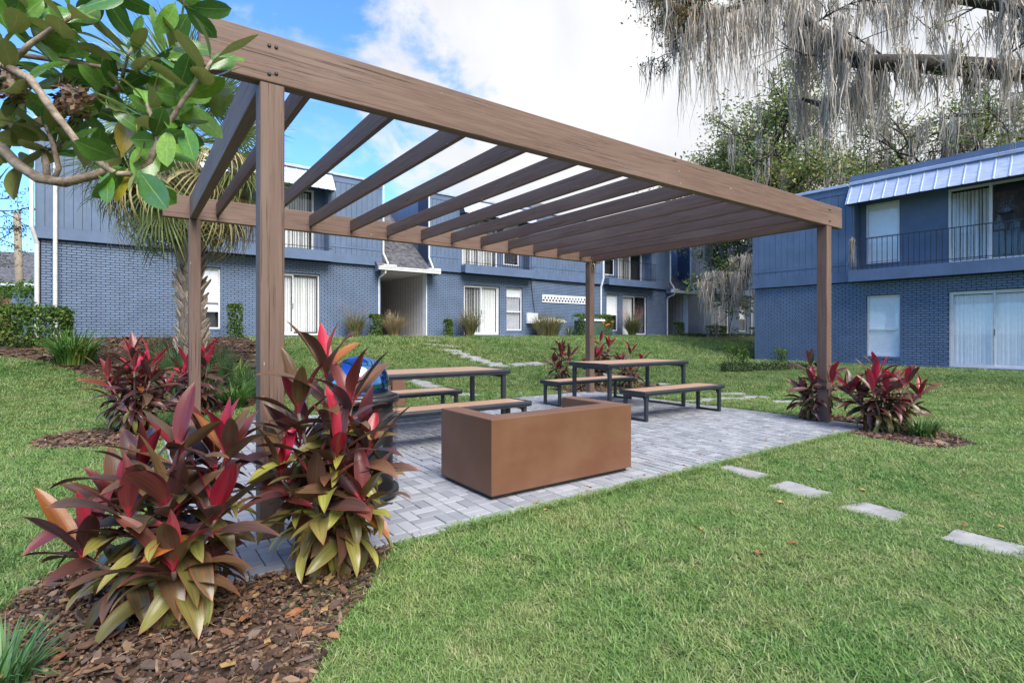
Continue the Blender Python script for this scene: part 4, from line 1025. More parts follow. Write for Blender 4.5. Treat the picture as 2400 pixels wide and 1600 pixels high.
def lmat(p, az, el, roll=0.0, sc=(1, 1, 1)):
    return Matrix.Translation(p) @ Matrix.Rotation(az, 4, 'Z') @ Matrix.Rotation(-el, 4, 'Y') @ Matrix.Rotation(roll, 4, 'X') @ Matrix.Diagonal((*sc, 1))
def cprof(t):                                            # cordyline: stalk, broad blade, long point
    if t < .17: return .018 + .012*t
    s = (t - .17) / .83
    return .022*(1 - s) + .118 * math.sin(pi * min(1, s**.82))**.72 * (1 - .10*s) + .0005
CM = [[leaf_mesh('leaf', MAT['cordy'], cprof, b, .30, .10, 10, tw, sd) for tw, sd in ((.0, 1), (.35, 2), (-.35, 3))] for b in (.3, .7, 1.15, 1.6, 2.1)]
def mixc(a, b, t): return tuple(x + (y - x)*t for x, y in zip(a, b))
PINK, RED = (0.56, 0.020, 0.070), (0.30, 0.022, 0.035)
MAROON, PLUM, BROWN, OLIVE, LIME, ORANGE, GREEN = (0.092, 0.034, 0.033), (0.072, 0.040, 0.050), (0.125, 0.064, 0.038), (0.175, 0.160, 0.045), (0.33, 0.34, 0.07), (0.30, 0.105, 0.02), (0.065, 0.085, 0.028)
def cordyline(label, x, y, H, spread, nst, nlf, seed, LL=(0.30, 0.42), olive=.4, pink=.12, group='red leaved cordyline plants', dead=6, heads=None):
    r = random.Random(seed); t = thing('cordyline', label, 'plant', (x, y, gh(x, y)), 0 if heads else r.uniform(0, 6), group)
    for s in range(nst):
        if heads and s < len(heads): hx, hy, hz = heads[s]
        else:
            a = 2*pi*(s + r.uniform(-.3, .3))/nst; q = spread * (0.22 + .62*r.random()) * (0.15 if s == 0 else 1)
            hx, hy = q*cos(a), q*sin(a); hz = H * (1.0 if s == 0 else r.uniform(.52, .92)) - LL[1]*.78
        hz = max(hz, .12)
        b0 = Vector((hx*.12, hy*.12, -.02)); top = Vector((hx, hy, hz))
        mid = b0.lerp(top, .5) + Vector((hx*-.15, hy*-.15, .02))
        MB().tube([b0, b0.lerp(mid, .5), mid, mid.lerp(top, .5), top], [.017, .015, .014, .012, .009], 6).build('stem', MAT['palmbark'], t, smooth=True)
        az0 = r.uniform(0, 6.28)
        for i in range(nlf):
            k = i / (nlf - 1)                            # 0 youngest, 1 oldest
            az = az0 + i*2.39996 + r.gauss(0, .15)
            p = top if k < .12 else top.lerp(mid, (k - .12)/.5) if k < .62 else mid.lerp(b0, (k - .62)/.38*.55)
            el = R(80) - R(112)*k**.7 + r.gauss(0, .18)
            # lean outwards with the stem
            L = r.uniform(*LL) * (0.80 + .35*math.sin(pi*min(1, k + .22)))
            bi = 0 if k < .2 else 1 if k < .45 else 2 if k < .72 else 3
            bi = max(0, min(4, bi + r.choice((0, 0, 0, 1))))
            if k < pink: c = mixc(PINK, RED, r.random()) if r.random() < .62 else mixc(MAROON, RED, .3)
            elif k < .30: c = mixc(r.choice((MAROON, BROWN, BROWN, PLUM)), r.choice((RED, PLUM, GREEN, OLIVE, OLIVE)), r.random()*.38)
            elif k < 1 - olive: c = mixc(r.choice((MAROON, PLUM, BROWN, MAROON)), r.choice((PLUM, GREEN, MAROON)), r.random()*.8)
            else: c = mixc(r.choice((OLIVE, LIME, GREEN, LIME, OLIVE, BROWN)), r.choice((LIME, OLIVE, BROWN)), r.random()*.8)
            if r.random() < .015: c = ORANGE
            g = r.uniform(.8, 1.2); c = tuple(q*g for q in c)
            wf = r.uniform(.82, 1.1)
            put('leaf', CM[bi][r.randrange(3)], t, matrix=lmat(p, az, el, r.gauss(0, .35), (L, L*wf*(1 if heads else .9), L)), color=c)
    for i in range(dead):                                # dry leaves hanging at the foot
        a = r.uniform(0, 6.28); q = r.uniform(.02, .10); L = r.uniform(.16, .30)
        put('leaf', CM[3][r.randrange(3)], t, matrix=lmat(Vector((q*cos(a), q*sin(a), r.uniform(.16, .32))), a, R(-55) + r.gauss(0, .2), r.gauss(0, .8), (L, L*.6, L)), color=mixc((0.33, 0.16, 0.05), (0.17, 0.09, 0.05), r.random()))
    return t
cordyline('largest foreground clump of wide dark maroon and olive leaves, nearest the camera at left', -1.56, 2.48, 0.98, 0.46, 10, 32, 51, (.23, .37), .62, .045, heads=[(0, 0, .72), (.20, .05, .70), (-.18, .0, .62), (.08, -.18, .54), (-.10, -.18, .48), (.24, -.12, .46), (-.30, .04, .46), (-.28, -.20, .32), (.16, -.28, .30), (.05, .22, .64)])
cordyline('tall foreground plant with hot pink top leaves in front of the litter bin', -0.99, 2.90, 1.36, 0.44, 10, 32, 52, (.24, .375), .66, .05, heads=[(-.02, -.02, 1.05), (.13, -.06, .90), (-.15, -.06, .86), (.10, -.20, .66), (-.2, .08, .66), (.20, -.02, .62), (-.2, -.15, .54), (0, -.24, .46), (.12, .16, .68), (.22, -.16, .42)])
cordyline('dark red plant on the mulch patch left of the pergola', -4.85, 6.85, 1.28, 0.44, 9, 26, 53, (.28, .40), .26, .11)
cordyline('dark red plant half hidden behind the back left pergola post', -4.72, 8.05, 1.22, 0.42, 7, 18, 54, (.28, .40), .2, .12)
cordyline('leftmost of the three red plants behind the far pergola post', 1.18, 12.72, 1.15, 0.34, 6, 18, 55, (.26, .37), .25, .13)
cordyline('red plant directly behind the far pergola post', 2.08, 12.75, 1.35, 0.42, 7, 18, 56, (.28, .39), .25, .15)
cordyline('rightmost of the three red plants behind the far pergola post', 2.78, 12.50, 1.10, 0.40, 7, 18, 57, (.26, .37), .25, .15)
cordyline('red plant just behind the right pergola post', 4.38, 7.75, 1.06, 0.36, 7, 24, 58, (.24, .35), .34, .10)
cordyline('broad red plant to the right of the right pergola post', 4.82, 6.92, 1.05, 0.52, 12, 25, 59, (.24, .36), .38, .10)

# ------------------------------------------------------------------ strap leaved clumps
def clump(name, label, cat, x, y, n, L, w, cols, seed, spread=.1, lean=(0.2, 1.2), group=None, plume=None, stiff=1.0, z=None):
    r = random.Random(seed); mb = MB()
    for i in range(n):
        a = r.uniform(0, 2*pi); q = spread * r.random()**.5; b = a + r.gauss(0, .6)
        p = Vector((q*cos(b), q*sin(b), -.01)); d = Vector((cos(a), sin(a), 0)); s = Vector((-sin(a), cos(a), 0))
        l = L * r.uniform(.6, 1.1); le = r.uniform(*lean); ww = w * r.uniform(.7, 1.2); pts = []; c = r.choice(cols); g = r.uniform(.75, 1.25); c = tuple(k*g for k in c)
        for k in range(6):
            t = k/5; ang = R(88) - le * t * (1.25 if stiff < 1 else 1); 
            if k: p = p + (d*cos(ang) + Vector((0, 0, sin(ang)))) * (l/5)
            hw = ww * .5 * (1 - t**2.5) + .0006; pts += [p - s*hw, p + s*hw]
        mb.add(pts, [(2*k, 2*k+1, 2*k+3, 2*k+2) for k in range(5)], col=c)
    o = thing(name, label, cat, (x, y, gh(x, y) if z is None else z), 0, group)
    tag(mb.build('blades', MAT['bladeleaf'], o, smooth=True), kind='stuff')
    if plume:
        pm = MB(); np_, ph, pc, pw = plume
        for i in range(np_):
            a = r.uniform(0, 6.28); q = spread*r.random(); p0 = Vector((q*cos(a), q*sin(a), 0)); tip = p0 + Vector((cos(a), sin(a), 0))*ph*r.uniform(.1, .55) + Vector((0, 0, ph*r.uniform(.75, 1.05)))
            pm.tube([p0, p0.lerp(tip, .6) + Vector((0, 0, ph*.06)), tip], [.0022, .0018, .001], 3, False, col=tuple(k*.9 for k in pc))
            for j in range(14):
                t = r.uniform(.62, 1.0); c0 = p0.lerp(tip, t) + Vector((r.gauss(0, pw), r.gauss(0, pw), r.gauss(0, pw*.6))); e = Vector((r.gauss(0, 1), r.gauss(0, 1), r.gauss(0, 1))).normalized() * .022
                pm.add([c0 - e, c0 + e, c0 + e*.8 + Vector((0, 0, .005)), c0 - e*.8 + Vector((0, 0, .005))], [(0, 1, 2, 3)], col=pc)
        tag(pm.build('plumes', MAT['bladeleaf'], o), kind='stuff')
    return o
G1, G2, G3, GY = (0.085, 0.20, 0.04), (0.125, 0.27, 0.055), (0.065, 0.14, 0.035), (0.30, 0.36, 0.08)
TAN, STRAW = (0.30, 0.23, 0.13), (0.38, 0.30, 0.18)
clump('lily_clump', 'big clump of bright green strap leaves in front of the left hedge', 'plant', -8.6, 10.45, 330, .82, .030, (G1, G2, G2, G3, GY), 61, .28, (.5, 1.9))
LG = 'green strap leaved clumps in the mulch bed'
lir = [(-4.75, 9.55, .45, 'in front of the window beside the front left post'), (-5.3, 10.2, .5, 'just right of the palm trunk'), (-4.55, 8.75, .42, 'lowest right of the palm, nearest the patio'),
       (-4.9, 11.0, .55, 'below the small clipped shrub by the palm'), (-5.85, 9.4, .42, 'between the two red plants left of the pergola'), (-4.35, 9.9, .5, 'right behind the front left post'),
       (-5.0, 8.6, .35, 'beside the half hidden red plant'), (-4.6, 10.4, .45, 'behind the front left post, higher up the slope')]
for i, (x, y, L, w) in enumerate(lir): clump('liriope', 'low green grassy clump ' + w, 'plant', x, y, 240, L*1.25, .018, (G1, G2, G3, GY) if i % 2 else (G2, G1, (.11, .22, .06)), 70 + i, .14, (.4, 1.8), LG)
for i, (x, y, w) in enumerate([(-6.9, 10.6, 'against the brick left of the palm'), (-6.2, 11.2, 'behind the left red plant near the palm'), (-7.6, 11.4, 'at the foot of the long brick wall')]):
    clump('ornamental_grass', 'thin grey green grass clump ' + w, 'grass clump', x, y, 240, .62, .010, (TAN, (.16, .19, .08), G3, (.2, .24, .11)), 80 + i, .16, (.2, 1.2), 'thin grass clumps by the wall')
clump('liriope', 'grassy green clump at the bottom left corner in front', 'plant', -1.83, 1.88, 170, .27, .010, ((.07, .17, .06), (.10, .22, .09), G1), 90, .08, (.4, 1.8))
clump('liriope', 'small dark green grassy clump beside the right red plants', 'plant', 5.05, 6.55, 260, .34, .013, (G3, G1, (.04, .09, .03), (.12, .2, .06)), 91, .11, (.5, 2.0))
def lw(s, d, bd=None):                                   # place in front of the long building
    p = (bd or LBd).M @ Vector((s, -d, 0)); return p.x, p.y
OG = 'ornamental grasses along the long building'
for (s, d, n, L, cols, pl, label) in [
    (8.05, .55, 320, 1.0, (TAN, G3, (.16, .18, .07)), (26, 1.25, (.36, .24, .20), .035), 'tall feathery grass between the first sliding door and the breezeway'),
    (9.35, .75, 520, 1.0, (STRAW, TAN, TAN), None, 'straw coloured dry grass clump at the breezeway downspout'),
    (12.55, .65, 520, 1.15, (TAN, G3, (.2, .2, .09)), (16, 1.3, (.34, .24, .20), .04), 'tan grass clump left of the second sliding door'),
    (16.5, .7, 900, 1.15, (TAN, G3, (.18, .19, .08), TAN), None, 'wide tan grass clump with white flower tops under the utility box'),
    (21.9, .85, 700, 1.2, (G3, TAN, (.08, .13, .05)), (60, 1.55, (.46, .22, .20), .06), 'pink plumed grass beneath the third window')]:
    x, y = lw(s, d); clump('ornamental_grass', label, 'grass clump', x, y, n, L, .016, cols, int(s*10), .16 if s != 16.5 else .45, (.2, 1.5), OG, pl)
x, y = lw(17.6, .9); clump('agave', 'pale green spiky clump right of the wide tan grass', 'plant', x, y, 70, .55, .03, ((.16, .22, .12), (.2, .26, .14)), 99, .08, (.3, 1.3))
# white flower tops
fl = MB(); r = random.Random(4); x, y = lw(16.6, .7)
for i in range(170):
    a = r.uniform(0, 6.28); q = r.random()**.5*.75; c = Vector((q*cos(a), q*sin(a)*.6, .60 + .22*(1 - q) + r.gauss(0, .03))); e = .022
    fl.add([c + Vector((-e, 0, 0)), c + Vector((0, -e*.4, -e)), c + Vector((e, 0, 0)), c + Vector((0, e*.4, e))], [(0, 1, 2, 3)], col=(.62, .62, .42))
o = fl.build('flower_patch', MAT['bladeleaf'], None, loc=(x, y, gh(x, y))); tag(o, 'small cream flowers scattered over the wide tan grass clump', 'flowers', kind='stuff')

# ------------------------------------------------------------------ leafy shrubs and hedges
def leaves_in(mb, r, n, sampler, size, cols, flat=0.4):
    for i in range(n):
        c, nrm = sampler(r); s = size * r.uniform(.6, 1.3)
        d = Vector((r.gauss(0, 1), r.gauss(0, 1), r.gauss(0, 1))); d = (d + nrm*.6).normalized(); u = d.orthogonal().normalized(); v = d.cross(u)
        a = r.uniform(0, 6.28); e1 = u*cos(a) + v*sin(a); e2 = d.cross(e1)
        g = r.uniform(.6, 1.35); col = r.choice(cols); col = tuple(k*g for k in col)
        mb.add([c - e1*s, c + e2*s*.45 + d*s*.1, c + e1*s, c - e2*s*.45 + d*s*.1], [(0, 1, 2, 3)], col=col)
def box_sampler(lx, ly, lz, rough=.04):
    def f(r):
        k = r.random(); x, y, z = r.uniform(-lx, lx), r.uniform(-ly, ly), r.uniform(0, lz)
        if k < .35: z = lz + r.gauss(0, rough); n = Vector((0, 0, 1))
        elif k < .75: y = -ly + r.gauss(0, rough); n = Vector((0, -1, 0))
        elif k < .9: x = r.choice((-lx, lx)) + r.gauss(0, rough); n = Vector((1 if x > 0 else -1, 0, 0))
        else: n = Vector((0, 0, 1))
        return Vector((x, y, z)), n
    return f
def shrub(name, label, cat, x, y, lx, ly, lz, n, size, cols, seed, rz=0.0, group=None, rough=.035, z=None):
    r = random.Random(seed); t = thing(name, label, cat, (x, y, (gh(x, y) if z is None else z)), rz, group); mb = MB(); leaves_in(mb, r, n, box_sampler(lx, ly, lz, rough), size, cols)
    tag(mb.build('foliage', MAT['foliage'], t), kind='stuff')
    st = MB()
    for i in range(5): a = r.uniform(0, 6.28); st.tube([(0, 0, -.02), (lx*.3*cos(a), ly*.3*sin(a), lz*.5), (lx*.6*cos(a), ly*.6*sin(a), lz*.85)], [.014, .01, .006], 5)
    st.build('stems', MAT['oakbark'], t); return t
HG = ((.10, .19, .03), (.06, .12, .02), (.15, .25, .04), (.04, .08, .018))
hx, hy = -10.3, 11.4
shrub('hedge', 'clipped green hedge at the left end of the long building', 'hedge', -11.22, 11.03, 1.55, .42, .78, 12000, .042, HG, 101, BA, rough=.05)
shrub('shrub', 'rounded bright green shrub behind the left hedge', 'shrub', -13.6, 14.6, .9, .6, 1.35, 2600, .05, ((.10, .22, .03), (.06, .13, .02)), 102, 0, rough=.12)
SG = 'small clipped shrubs along the buildings'
for i, (s, d, w, h, label) in enumerate([(4.35, .9, .17, .95, 'small square clipped shrub just right of the palm'), (8.75, .55, .17, .75, 'small clipped shrub left of the breezeway downspout'), (11.6, .6, .13, .62, 'narrow clipped shrub right of the first breezeway'),
    (18.35, .8, .26, .98, 'tall clipped shrub left of the green utility cabinet'), (19.6, .8, .26, .98, 'tall clipped shrub left of the far pergola post'), (20.15, .75, .2, .98, 'tall clipped shrub right of the far pergola post'),
    (25.75, .8, .22, .7, 'small shrub left of the second breezeway'), (29.1, .7, .24, .55, 'small shrub left of the last sliding door'), (30.0, .7, .24, .55, 'small shrub in front of the last sliding door'), (33.9, .7, .26, .5, 'small shrub below the last window')]):
    x, y = lw(s, d); shrub('shrub', label, 'shrub', x, y, w, w, h, 1500, .038, HG, 110 + i, BA, SG, .03)
for i, (px, py, Y, w, h, label) in enumerate([(1712, 845, 15.5, .2, .62, 'small shrub on the lawn, left of the right building'), (1742, 848, 15.8, .13, .5, 'slim shrub on the lawn nearest the right building corner'), (1828, 848, 16.4, .15, .42, 'small shrub at the foot of the right brick wall')]):
    p = at(px, py, Y); shrub('shrub', label, 'shrub', p.x, p.y, w, w, h, 700, .03, HG, 130 + i, 0, SG, .05)
p = at(1790, 855, 14.6); shrub('hedge', 'low dark green hedge strip in front of the right building', 'hedge', p.x, p.y, 1.05, .26, .20, 2600, .028, ((.05, .085, .03), (.07, .11, .045), (.03, .055, .02)), 140, R(-12), rough=.03)
for i, (s, d, lx) in enumerate([(26.1, 1.4, .9), (30.2, 1.3, 1.9), (34.5, 1.3, 1.2)]):
    x, y = lw(s, d); shrub('ground_cover', ['low green ground cover strip before the second breezeway', 'low green ground cover strip before the last sliding door', 'low green ground cover strip at the far end of the long building'][i], 'ground cover', x, y, lx, .3, .14, 1300, .035, ((.05, .09, .03), (.08, .12, .04)), 150 + i, BA, None, .03)
# green utility cabinet with flowers
x, y = lw(19.0, .75); gb = thing('utility_cabinet', 'dark green utility cabinet against the long building', 'utility cabinet', (x, y, gh(x, y)), BA)
MB().box(-.62, .62, -.35, .35, 0, .72).build('body', MAT['greenbox'], gb, bevel=.02); MB().prism([(-.4, .72), (.4, .72), (.37, .80), (-.37, .80)], -.66, .66, 'x').build('lid', MAT['white'], gb, bevel=.01)
x, y = lw(19.3, 1.5); fp = thing('flower', 'orange flowers in front of the green utility cabinet', 'flower', (x, y, gh(x, y)))
for k, (dx, h) in enumerate(((-.12, .62), (.12, .55), (.3, .66), (.02, .5))):
    MB().tube([(dx*.4, 0, 0), (dx*.8, 0, h*.6), (dx, 0, h)], .006, 5).build('stalk', MAT['greenbox'], fp)
    MB().lathe([(.012, h - .02), (.05, h + .02), (.075, h + .06), (.05, h + .075)], 9, dx, 0).build('bloom', MAT['flower'], fp)

# ================================================================== palm
def frond_mesh(seed, n=48, dead=False):
    """fan leaf: stalk along +X then a fan of drooping strips"""
    r = random.Random(seed); mb = MB(); ps = .85
    mb.tube([(0, 0, 0), (.4, 0, .05), (ps, 0, 0)], [.022, .016, .010], 5, False)
    for i in range(n):
        t = (i + .5)/n*2 - 1; a = t * R(128); L = (.95 - .28*abs(t)) * r.uniform(.88, 1.08)
        d = Vector((cos(a), sin(a), 0)); s = Vector((-sin(a), cos(a), 0)); p = Vector((ps + .02*cos(a), .02*sin(a), 0)); w = .020
        dr = r.uniform(.9, 1.9) if dead else r.uniform(.15, .75); pts = []; lift = .25*(1 - abs(t))
        for k in range(6):
            q = k/5; ang = lift - dr*max(0, q - .25)*1.6
            if k: p = p + (d*cos(ang) + Vector((0, 0, sin(ang)))) * (L/5)
            hw = w*(.25 + .75*min(1, q*3))*(1 - q**2.2)*.55 + .0008; pts += [p - s*hw + Vector((0, 0, .006*(1-q))), p + s*hw]
        mb.add(pts, [(2*k, 2*k+1, 2*k+3, 2*k+2) for k in range(5)])
    return mb.mesh('frond', MAT['frond'], smooth=True)
FM = [frond_mesh(200 + i) for i in range(5)]; FD = [frond_mesh(220 + i, 46, True) for i in range(4)]
PB = Vector((-5.60, 9.25, gh(-5.60, 9.25))); rp = random.Random(9)
palm = thing('palm_tree', 'cabbage palm with rough crisscrossed trunk behind the left side of the pergola', 'palm tree', PB)
CR = Vector((-.12, 0, 4.42))
def tp(z): t = z / CR.z; return Vector((CR.x*t**1.5 + .10*sin(t*3)*(1 - t), 0, z))
MB().tube([tp(z) for z in np.linspace(0, CR.z, 14)], [.20 + .02*sin(z*2) - .012*z for z in np.linspace(0, CR.z, 14)], 14).build('trunk', MAT['palmbark'], palm, smooth=True)
bt = []
for i in range(4):
    r = random.Random(i); w, L = .12, .28
    bt.append(MB().add([(-w/2, 0, 0), (w/2, 0, 0), (w*.32, .05, L*.6), (-w*.32, .05, L*.6), (w*.16, .075, L*r.uniform(.85, 1.1)), (-w*.22, .075, L*r.uniform(.75, 1)), (-w/2, -.03, 0), (w/2, -.03, 0), (w*.32, .02, L*.6), (-w*.32, .02, L*.6)],
                       [(0, 1, 2, 3), (3, 2, 4, 5), (1, 7, 8, 2), (6, 0, 3, 9), (9, 3, 5), (2, 8, 4), (8, 9, 5, 4), (7, 6, 9, 8)]).mesh('boot', MAT['boot']))
nb_ = 175
for i in range(nb_):
    z = .05 + (CR.z - .35)*i/nb_; a = i*2.39996 + rp.gauss(0, .08); p = tp(z); rad = .175 - .01*z
    M = Matrix.Translation(p + Vector((cos(a)*rad, sin(a)*rad, 0))) @ Matrix.Rotation(a - pi/2, 4, 'Z') @ Matrix.Rotation(rp.gauss(-.05, .08), 4, 'X') @ Matrix.Rotation(rp.choice((-.42, .42)) + rp.gauss(0, .1), 4, 'Y')
    put('boot', bt[i % 4], palm, matrix=M)
for i in range(34):                                      # living fronds
    k = i/33; az = i*2.39996 + rp.gauss(0, .1); el = R(82) - R(105)*k + rp.gauss(0, .06)
    g = rp.uniform(.85, 1.2); c = mixc((.15, .25, .07), (.28, .36, .13), rp.random()); s = rp.uniform(1.05, 1.25)
    put('frond', FM[rp.randrange(5)], palm, matrix=lmat(CR + Vector((0, 0, .12 - .3*k)), az, el, rp.gauss(0, .2), (s, s, s)), color=tuple(q*g for q in c))
for i in range(36):                                      # dry skirt
    az = i*2.39996 + 1; el = R(-8) - R(52)*(i/35) + rp.gauss(0, .1); s = rp.uniform(1.05, 1.25)
    c = mixc((.48, .37, .20), (.30, .27, .11), rp.random()) if rp.random() < .55 else (.20, .26, .09)
    put('frond', FD[rp.randrange(4)], palm, matrix=lmat(CR + Vector((0, 0, -.15 - .35*(i/35))), az, el, rp.gauss(0, .3), (s, s, s)), color=c)
fb_ = MB()
for i in range(420):                                     # loose fibre below the crown
    a = rp.uniform(0, 6.28); z = rp.uniform(2.9, 4.3); p = tp(z) + Vector((cos(a)*.2, sin(a)*.2, 0)); L = rp.uniform(.1, .4)
    fb_.tube([p, p + Vector((cos(a)*.06, sin(a)*.06, -L*.5)), p + Vector((cos(a)*.07 + rp.gauss(0, .03), sin(a)*.07, -L))], .0018, 3, False, col=rp.choice(((.30, .22, .14), (.22, .15, .10), (.38, .31, .22))))
tag(fb_.build('fibre', MAT['bladeleaf'], palm), kind='stuff')
for i, (x, y, n, s, w) in enumerate([(-5.72, 9.0, 5, .62, 'left of the palm trunk'), (-5.02, 9.1, 6, .58, 'right of the palm trunk')]):
    t = thing('palmetto', 'small green fan leaved palmetto ' + w, 'palmetto', (x, y, gh(x, y)), 0, 'palmettos at the palm')
    for k in range(n): put('frond', FM[rp.randrange(5)], t, matrix=lmat(Vector((0, 0, .02)), k*2.4 + i, R(78) - R(50)*k/n, rp.gauss(0, .3), (s, s*.8, s)), color=(.05, .11, .04))

# ================================================================== magnolia reaching in from the left
def mprof(t):
    if t < .10: return .012
    s = (t - .10)/.90; return .012*(1 - s) + .22*math.sin(pi*min(1, s**1.12))**.62
MM = [leaf_mesh('leaf', MAT['magleaf'], mprof, b, f, .06, 8, tw, i, cup) for i, (b, f, tw, cup) in enumerate(((.15, .12, 0, .25), (.35, .22, .2, .1), (.6, .28, -.2, .0), (.25, .05, .35, .45), (-.2, .2, 0, .3), (.8, .2, .1, .2)))]
mag = thing('magnolia_tree', 'magnolia branches with big glossy green leaves reaching in at top left', 'tree', (-2.75, 1.7, gh(-2.75, 1.7)))
MT = mag.location
def ml(px, py, Y): return at(px, py, Y) - MT
J0 = ml(-260, 420, 1.72)
limbs = {
 'a': ([Vector((0, 0, -.1)), Vector((.05, .02, 1.0)), Vector((.12, .0, 1.75)), Vector((.15, .0, 2.5)), Vector((.05, .1, 3.6))], [.075, .065, .055, .045, .02]),
 'b': ([Vector((.11, 0, 1.55)), ml(-150, 280, 1.68), ml(0, 345, 1.68), ml(40, 385, 1.66), ml(90, 418, 1.65), ml(150, 428, 1.65), ml(215, 412, 1.66), ml(245, 400, 1.68), ml(255, 385, 1.70)], [.026, .022, .018, .016, .0155, .015, .013, .011, .009]),
 'c': ([Vector((.13, 0, 1.95)), ml(-150, 60, 1.60), ml(0, 148, 1.55), ml(70, 185, 1.54), ml(130, 268, 1.54), ml(190, 345, 1.55), ml(250, 395, 1.56), ml(275, 408, 1.57), ml(320, 408, 1.58)], [.020, .016, .012, .0115, .0105, .0095, .009, .0085, .008]),
 'd': ([ml(-80, 250, 1.68), ml(40, 305, 1.75), ml(100, 285, 1.78), ml(150, 262, 1.8), ml(200, 235, 1.8), ml(260, 215, 1.8), ml(285, 205, 1.8)], [.022, .018, .016, .014, .013, .011, .008]),
 'e': ([ml(320, 405, 1.58), ml(350, 380, 1.6), ml(370, 330, 1.62), ml(358, 280, 1.63), ml(345, 245, 1.63)], [.010, .009, .008, .007, .005]),
 'f': ([ml(368, 335, 1.62), ml(395, 290, 1.62), ml(430, 235, 1.62), ml(480, 170, 1.62), ml(497, 142, 1.62)], [.008, .0075, .007, .006, .005]),
 'g': ([ml(-100, 110, 1.7), ml(20, 125, 1.75), ml(120, 140, 1.8), ml(200, 152, 1.8), ml(290, 165, 1.82), ml(340, 172, 1.84)], [.012, .009, .008, .0075, .006, .005]),
 'h': ([ml(30, 145, 1.55), ml(70, 105, 1.55), ml(120, 70, 1.55), ml(165, 42, 1.55), ml(172, 25, 1.55)], [.009, .008, .007, .006, .004]),
 'i': ([ml(290, 165, 1.82), ml(285, 190, 1.8), ml(300, 130, 1.75), ml(310, 112, 1.75)], [.006, .005, .004, .004]),
 'j': ([ml(110, 420, 1.65), ml(108, 380, 1.66), ml(100, 350, 1.67), ml(118, 360, 1.68), ml(150, 330, 1.7)], [.010, .009, .007, .006, .004]),
 'k': ([ml(125, 425, 1.65), ml(138, 395, 1.64), ml(125, 340, 1.64), ml(108, 295, 1.66)], [.008, .0075, .007, .005]),
 'l': ([Vector((.14, 0, 2.2)), ml(-60, -60, 1.7), ml(180, -60, 1.7), ml(380, -50, 1.72), ml(438, 15, 1.72)], [.02, .016, .012, .008, .004]),
}
for k, (p, r_) in limbs.items(): MB().tube(p, r_, 9).build('trunk' if k == 'a' else 'branch', MAT['magbark'], mag, smooth=True)
rm = random.Random(14)
MG = [(.11, .245, .04), (.075, .185, .03), (.14, .30, .05), (.065, .16, .04)]
def rosette(p, az, el, n, L=.13, spread=1.05, Y=None):
    ax = Vector((cos(el)*cos(az), cos(el)*sin(az), sin(el))); u = ax.orthogonal().normalized(); v = ax.cross(u)
    for i in range(n):
        a = i*2.39996 + rm.uniform(0, .5); tl = (.45 + .9*(i/n)) * spread + rm.gauss(0, .12)
        d = (ax*cos(tl) + (u*cos(a) + v*sin(a))*sin(tl)).normalized()
        up_ = (ax - d*ax.dot(d)); up_ = up_.normalized() if up_.length > 1e-3 else Vector((0, 0, 1))
        y = up_.cross(d); l = L*rm.uniform(.75, 1.15)
        M = Matrix((d, y, up_)).transposed().to_4x4(); M.translation = p - ax*.012*i + d*.006
        M = M @ Matrix.Rotation(rm.gauss(0, .35), 4, 'X') @ Matrix.Diagonal((l, l*rm.uniform(.85, 1.15), l, 1))
        c = rm.choice(MG)
        if rm.random() < .06: c = (.16, .30, .03)
        put('leaf', MM[rm.randrange(6)], mag, matrix=M, color=c)
# (pixel, depth, azimuth in the picture from right, counterclockwise, tilt to the camera, leaves, leaf length)
for (px, py, Y, an, tc, n, L) in [(497, 142, 1.62, 55, .2, 9, .155), (345, 240, 1.63, 80, .35, 8, .15), (172, 28, 1.55, 60, .2, 8, .15), (310, 112, 1.75, 90, .3, 9, .155), (285, 205, 1.8, 10, .4, 7, .15), (340, 172, 1.84, 0, .3, 7, .15),
    (320, 405, 1.58, -40, .1, 6, .15), (255, 385, 1.70, 20, -.2, 6, .15), (150, 330, 1.7, 40, .2, 6, .13), (108, 295, 1.66, 100, .2, 6, .13), (25, 70, 1.6, 60, .3, 8, .155), (60, 20, 1.62, 40, .3, 7, .15), (15, 160, 1.55, 120, .5, 7, .15),
    (438, 15, 1.72, -30, .2, 6, .14), (240, -10, 1.7, -80, .2, 8, .15), (120, 130, 1.82, 30, .4, 7, .15), (200, 150, 1.85, -60, .4, 6, .14), (395, 290, 1.66, -30, .3, 6, .15), (430, 230, 1.66, -10, .4, 5, .15), (250, 230, 1.85, -70, .4, 6, .15),
    (20, 290, 1.7, -150, .3, 6, .14), (60, 230, 1.75, -60, .3, 6, .15), (370, 330, 1.6, -20, .8, 6, .15), (210, 290, 1.85, -60, .3, 6, .15), (100, 330, 1.7, 170, .3, 5, .12), (10, 385, 1.7, -170, .2, 5, .14), (400, 110, 1.78, 40, .5, 7, .15), (140, 60, 1.8, -50, .3, 6, .15), (330, 300, 1.8, -70, .3, 6, .14), (0, 30, 1.7, 0, .3, 7, .15), (90, -10, 1.75, -60, .2, 7, .15), (300, 330, 1.9, -110, .2, 6, .14)]:
    d = Vector((cos(R(an)), -sin(tc), sin(R(an)))).normalized(); az = math.atan2(d.y, d.x); el = math.asin(max(-1, min(1, d.z)))
    rosette(ml(px, py, Y), az, el, n + 1, L*.90)
